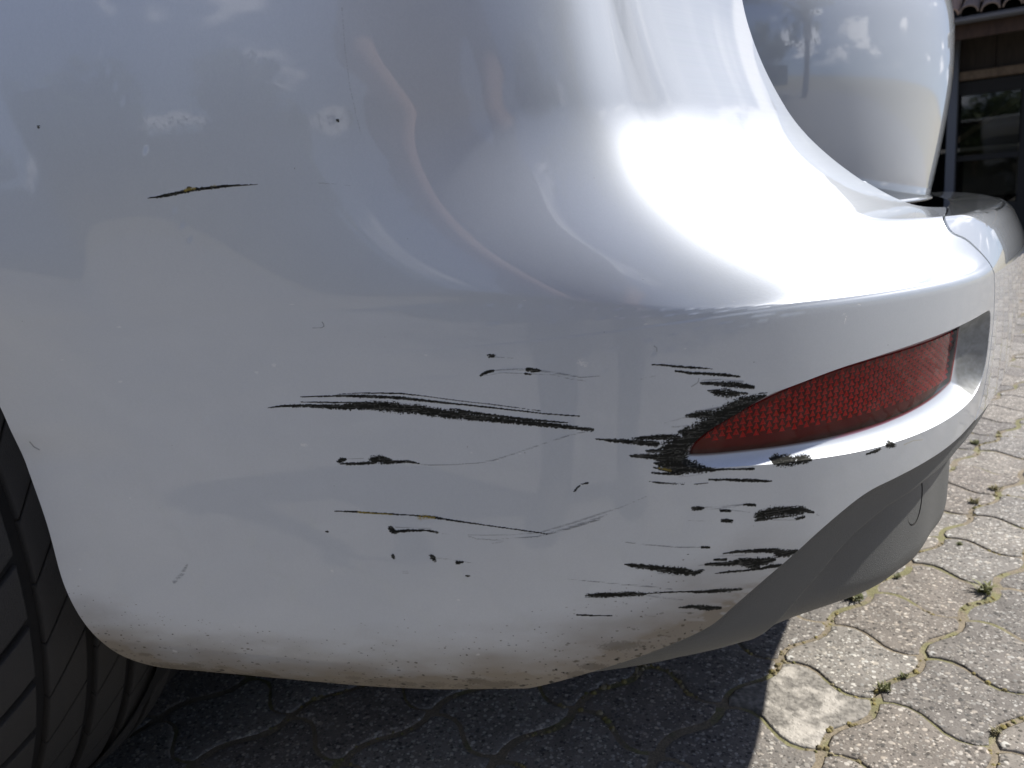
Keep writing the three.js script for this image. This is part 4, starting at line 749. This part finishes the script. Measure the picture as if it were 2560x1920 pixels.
// ---------- rest of the body: wing, roof, floor, arch liner ----------
{
  const archUp = [[-1.55, 0.28], [-1.3, 0.235], [-1.05, 0.258], [-0.9, 0.252], [-0.803, 0.236]];
  const outline = [...archUp, [-0.803, 0.453], [0.82, 0.453], [0.82, 0.76], [-1.55, 0.76]];
  part('rear_wing', panel((s, t, e = 0) => skin(s, t, e), range(-1.56, 0.96, 200), range(0.23, 0.76, 60), polySdf(outline)), plainPaint, car);
  const roof = box(2.3, 0.03, 1.75); roof.translate(-1.2, 1.61, -1.05); part('roof', roof, plainPaint, car);
  const fs = new THREE.Shape(), edgeOf = (q) => { const p = plan(q), k = 0.05 + 0.08 * ss(0.0, 0.3, q); return [p.x - Math.sin(p.a) * k, p.z - Math.cos(p.a) * k]; };
  fs.moveTo(...edgeOf(-0.47)); for (let q = -0.45; q <= 1.7; q += 0.03) fs.lineTo(...edgeOf(q)); fs.lineTo(-2.2, -1.9); fs.lineTo(-2.2, -0.2); fs.lineTo(-0.75, -0.3); fs.closePath();
  const floor = new THREE.ExtrudeGeometry(fs, { depth: 0.03, bevelEnabled: false }); floor.rotateX(Math.PI / 2); floor.translate(0, 0.275, 0); part('underbody', floor, blackPlastic, car);
  const sill = box(2.3, 0.5, 0.05, -1.2, 0, -1.62); sill.rotateY(0.13); sill.translate(PL.x0, 0.25, 0); part('far_sill', sill, blackPlastic, car);
  const cl = box(0.03, 0.5, 1.6, -2.2, 0, -0.85); cl.rotateY(0.13); cl.translate(PL.x0, 0.25, 0); part('front_bulkhead', cl, blackPlastic, car);
}
// ---------- rear wheel ----------
{
  const R = 0.42, wheel = new THREE.Group(); wheel.name = 'wheel'; wheel.position.set(-1.045, 0.34, -0.1); wheel.rotation.y = -0.25; car.add(wheel); wheel.userData.label = 'rear wheel with worn all-season tyre';
  const rubber = std({ color: lin(0.04, 0.038, 0.035), roughness: 0.85, bumpMap: grainBump, bumpScale: 0.0005 }), deepRubber = std({ color: lin(0.016, 0.0155, 0.015), roughness: 0.9 });
  const zo = 0.115, zi = -0.135, prof = [[0.25, zo + 0.012], [0.32, zo + 0.026], [0.37, zo + 0.02], [R - 0.022, zo + 0.004], [R - 0.0105, zo - 0.02], [R - 0.009, 0.05], [R - 0.009, -0.08], [R - 0.0115, zi + 0.02], [R - 0.026, zi - 0.004], [0.36, zi - 0.02], [0.3, zi - 0.022], [0.25, zi - 0.01]];
  const lg = new THREE.LatheGeometry(prof.map(([r, z]) => new THREE.Vector2(r, z)), 128); lg.rotateX(Math.PI / 2);
  const tyre = part('tyre', lg, deepRubber, wheel);
  const rimG = new THREE.LatheGeometry([[0.02, 0.05], [0.14, 0.065], [0.23, 0.05], [0.245, 0.09], [0.255, 0.125], [0.245, 0.12], [0.24, -0.1], [0.252, -0.14]].map(([r, z]) => new THREE.Vector2(r, z)), 64); rimG.rotateX(Math.PI / 2); part('rim', rimG, std({ color: lin(0.45, 0.45, 0.46), metalness: 0.8, roughness: 0.35 }), wheel);
  // tread: five ribs cut into slanting blocks
  const ribs = [[0.128, 0.051, 40, 0.011, 0.8], [0.038, -0.004, 40, 0.0026, 1.5], [-0.016, -0.052, 40, 0.0024, 1.6], [-0.063, -0.095, 40, 0.0024, 1.6], [-0.103, -0.135, 40, 0.003, 1.6]];
  ribs.forEach(([z0, z1, n, gap, skew], q) => {
    const crown = (z) => { const d = Math.max(0, Math.abs(z + 0.003) - 0.07); return R - 3.2 * d * d; };
    const da = (2 * Math.PI) / n, ga = gap / R, rows = [], bev = 0.0016, NA = 5, NZ = 5;
    const P = (u, v, dr) => { const z = mix(z0, z1, v), a = (u - 0.5) * (da - ga) + ((z0 - z) * skew) / R, r = crown(z) - dr; return [Math.cos(a) * r, Math.sin(a) * r, z]; };
    const us = [0, bev / (R * (da - ga)), ...range(0.2, 0.8, NA - 2), 1 - bev / (R * (da - ga)), 1], vs = [0, bev / Math.abs(z1 - z0), ...range(0.2, 0.8, NZ - 2), 1 - bev / Math.abs(z1 - z0), 1];
    const U = [0, ...us, 1], Vv = [0, ...vs, 1];
    for (let j = 0; j < Vv.length; j++) rows.push(U.map((u, i) => { const side = i === 0 || i === U.length - 1 || j === 0 || j === Vv.length - 1, edge = i <= 1 || i >= U.length - 2 || j <= 1 || j >= Vv.length - 2; return P(u, Vv[j], side ? 0.009 : edge ? bev * 0.6 : 0); }));
    const g = sheet(rows, false, (i, j) => [i * 0.13 + q, j * 0.13]), rest = [];
    for (let k = 0; k < n; k++) {
      const a = k * da + q * 0.07, w = Math.atan2(Math.sin(a), Math.cos(a));
      if (w > -1.25 && w < 0.75) { const m = part('tread_block', g, rubber, wheel); m.rotation.z = a; } else rest.push(g.clone().rotateZ(a));
    }
    const m = part('tread_beyond', mergeGeometries(rest), rubber, wheel); m.userData.kind = 'stuff';
  });
  const liner = new THREE.CylinderGeometry(0.475, 0.475, 0.42, 40, 1, true, -0.1, Math.PI * 0.8); liner.rotateX(Math.PI / 2); liner.rotateZ(0.45); liner.rotateY(0.13); liner.translate(-1.08, 0.4, -0.24);
  part('arch_liner', liner, blackPlastic, car);
}
scene.traverse((o) => { if (o.isMesh) { o.castShadow = true; o.receiveShadow = true; } });
renderer.render(scene, camera);
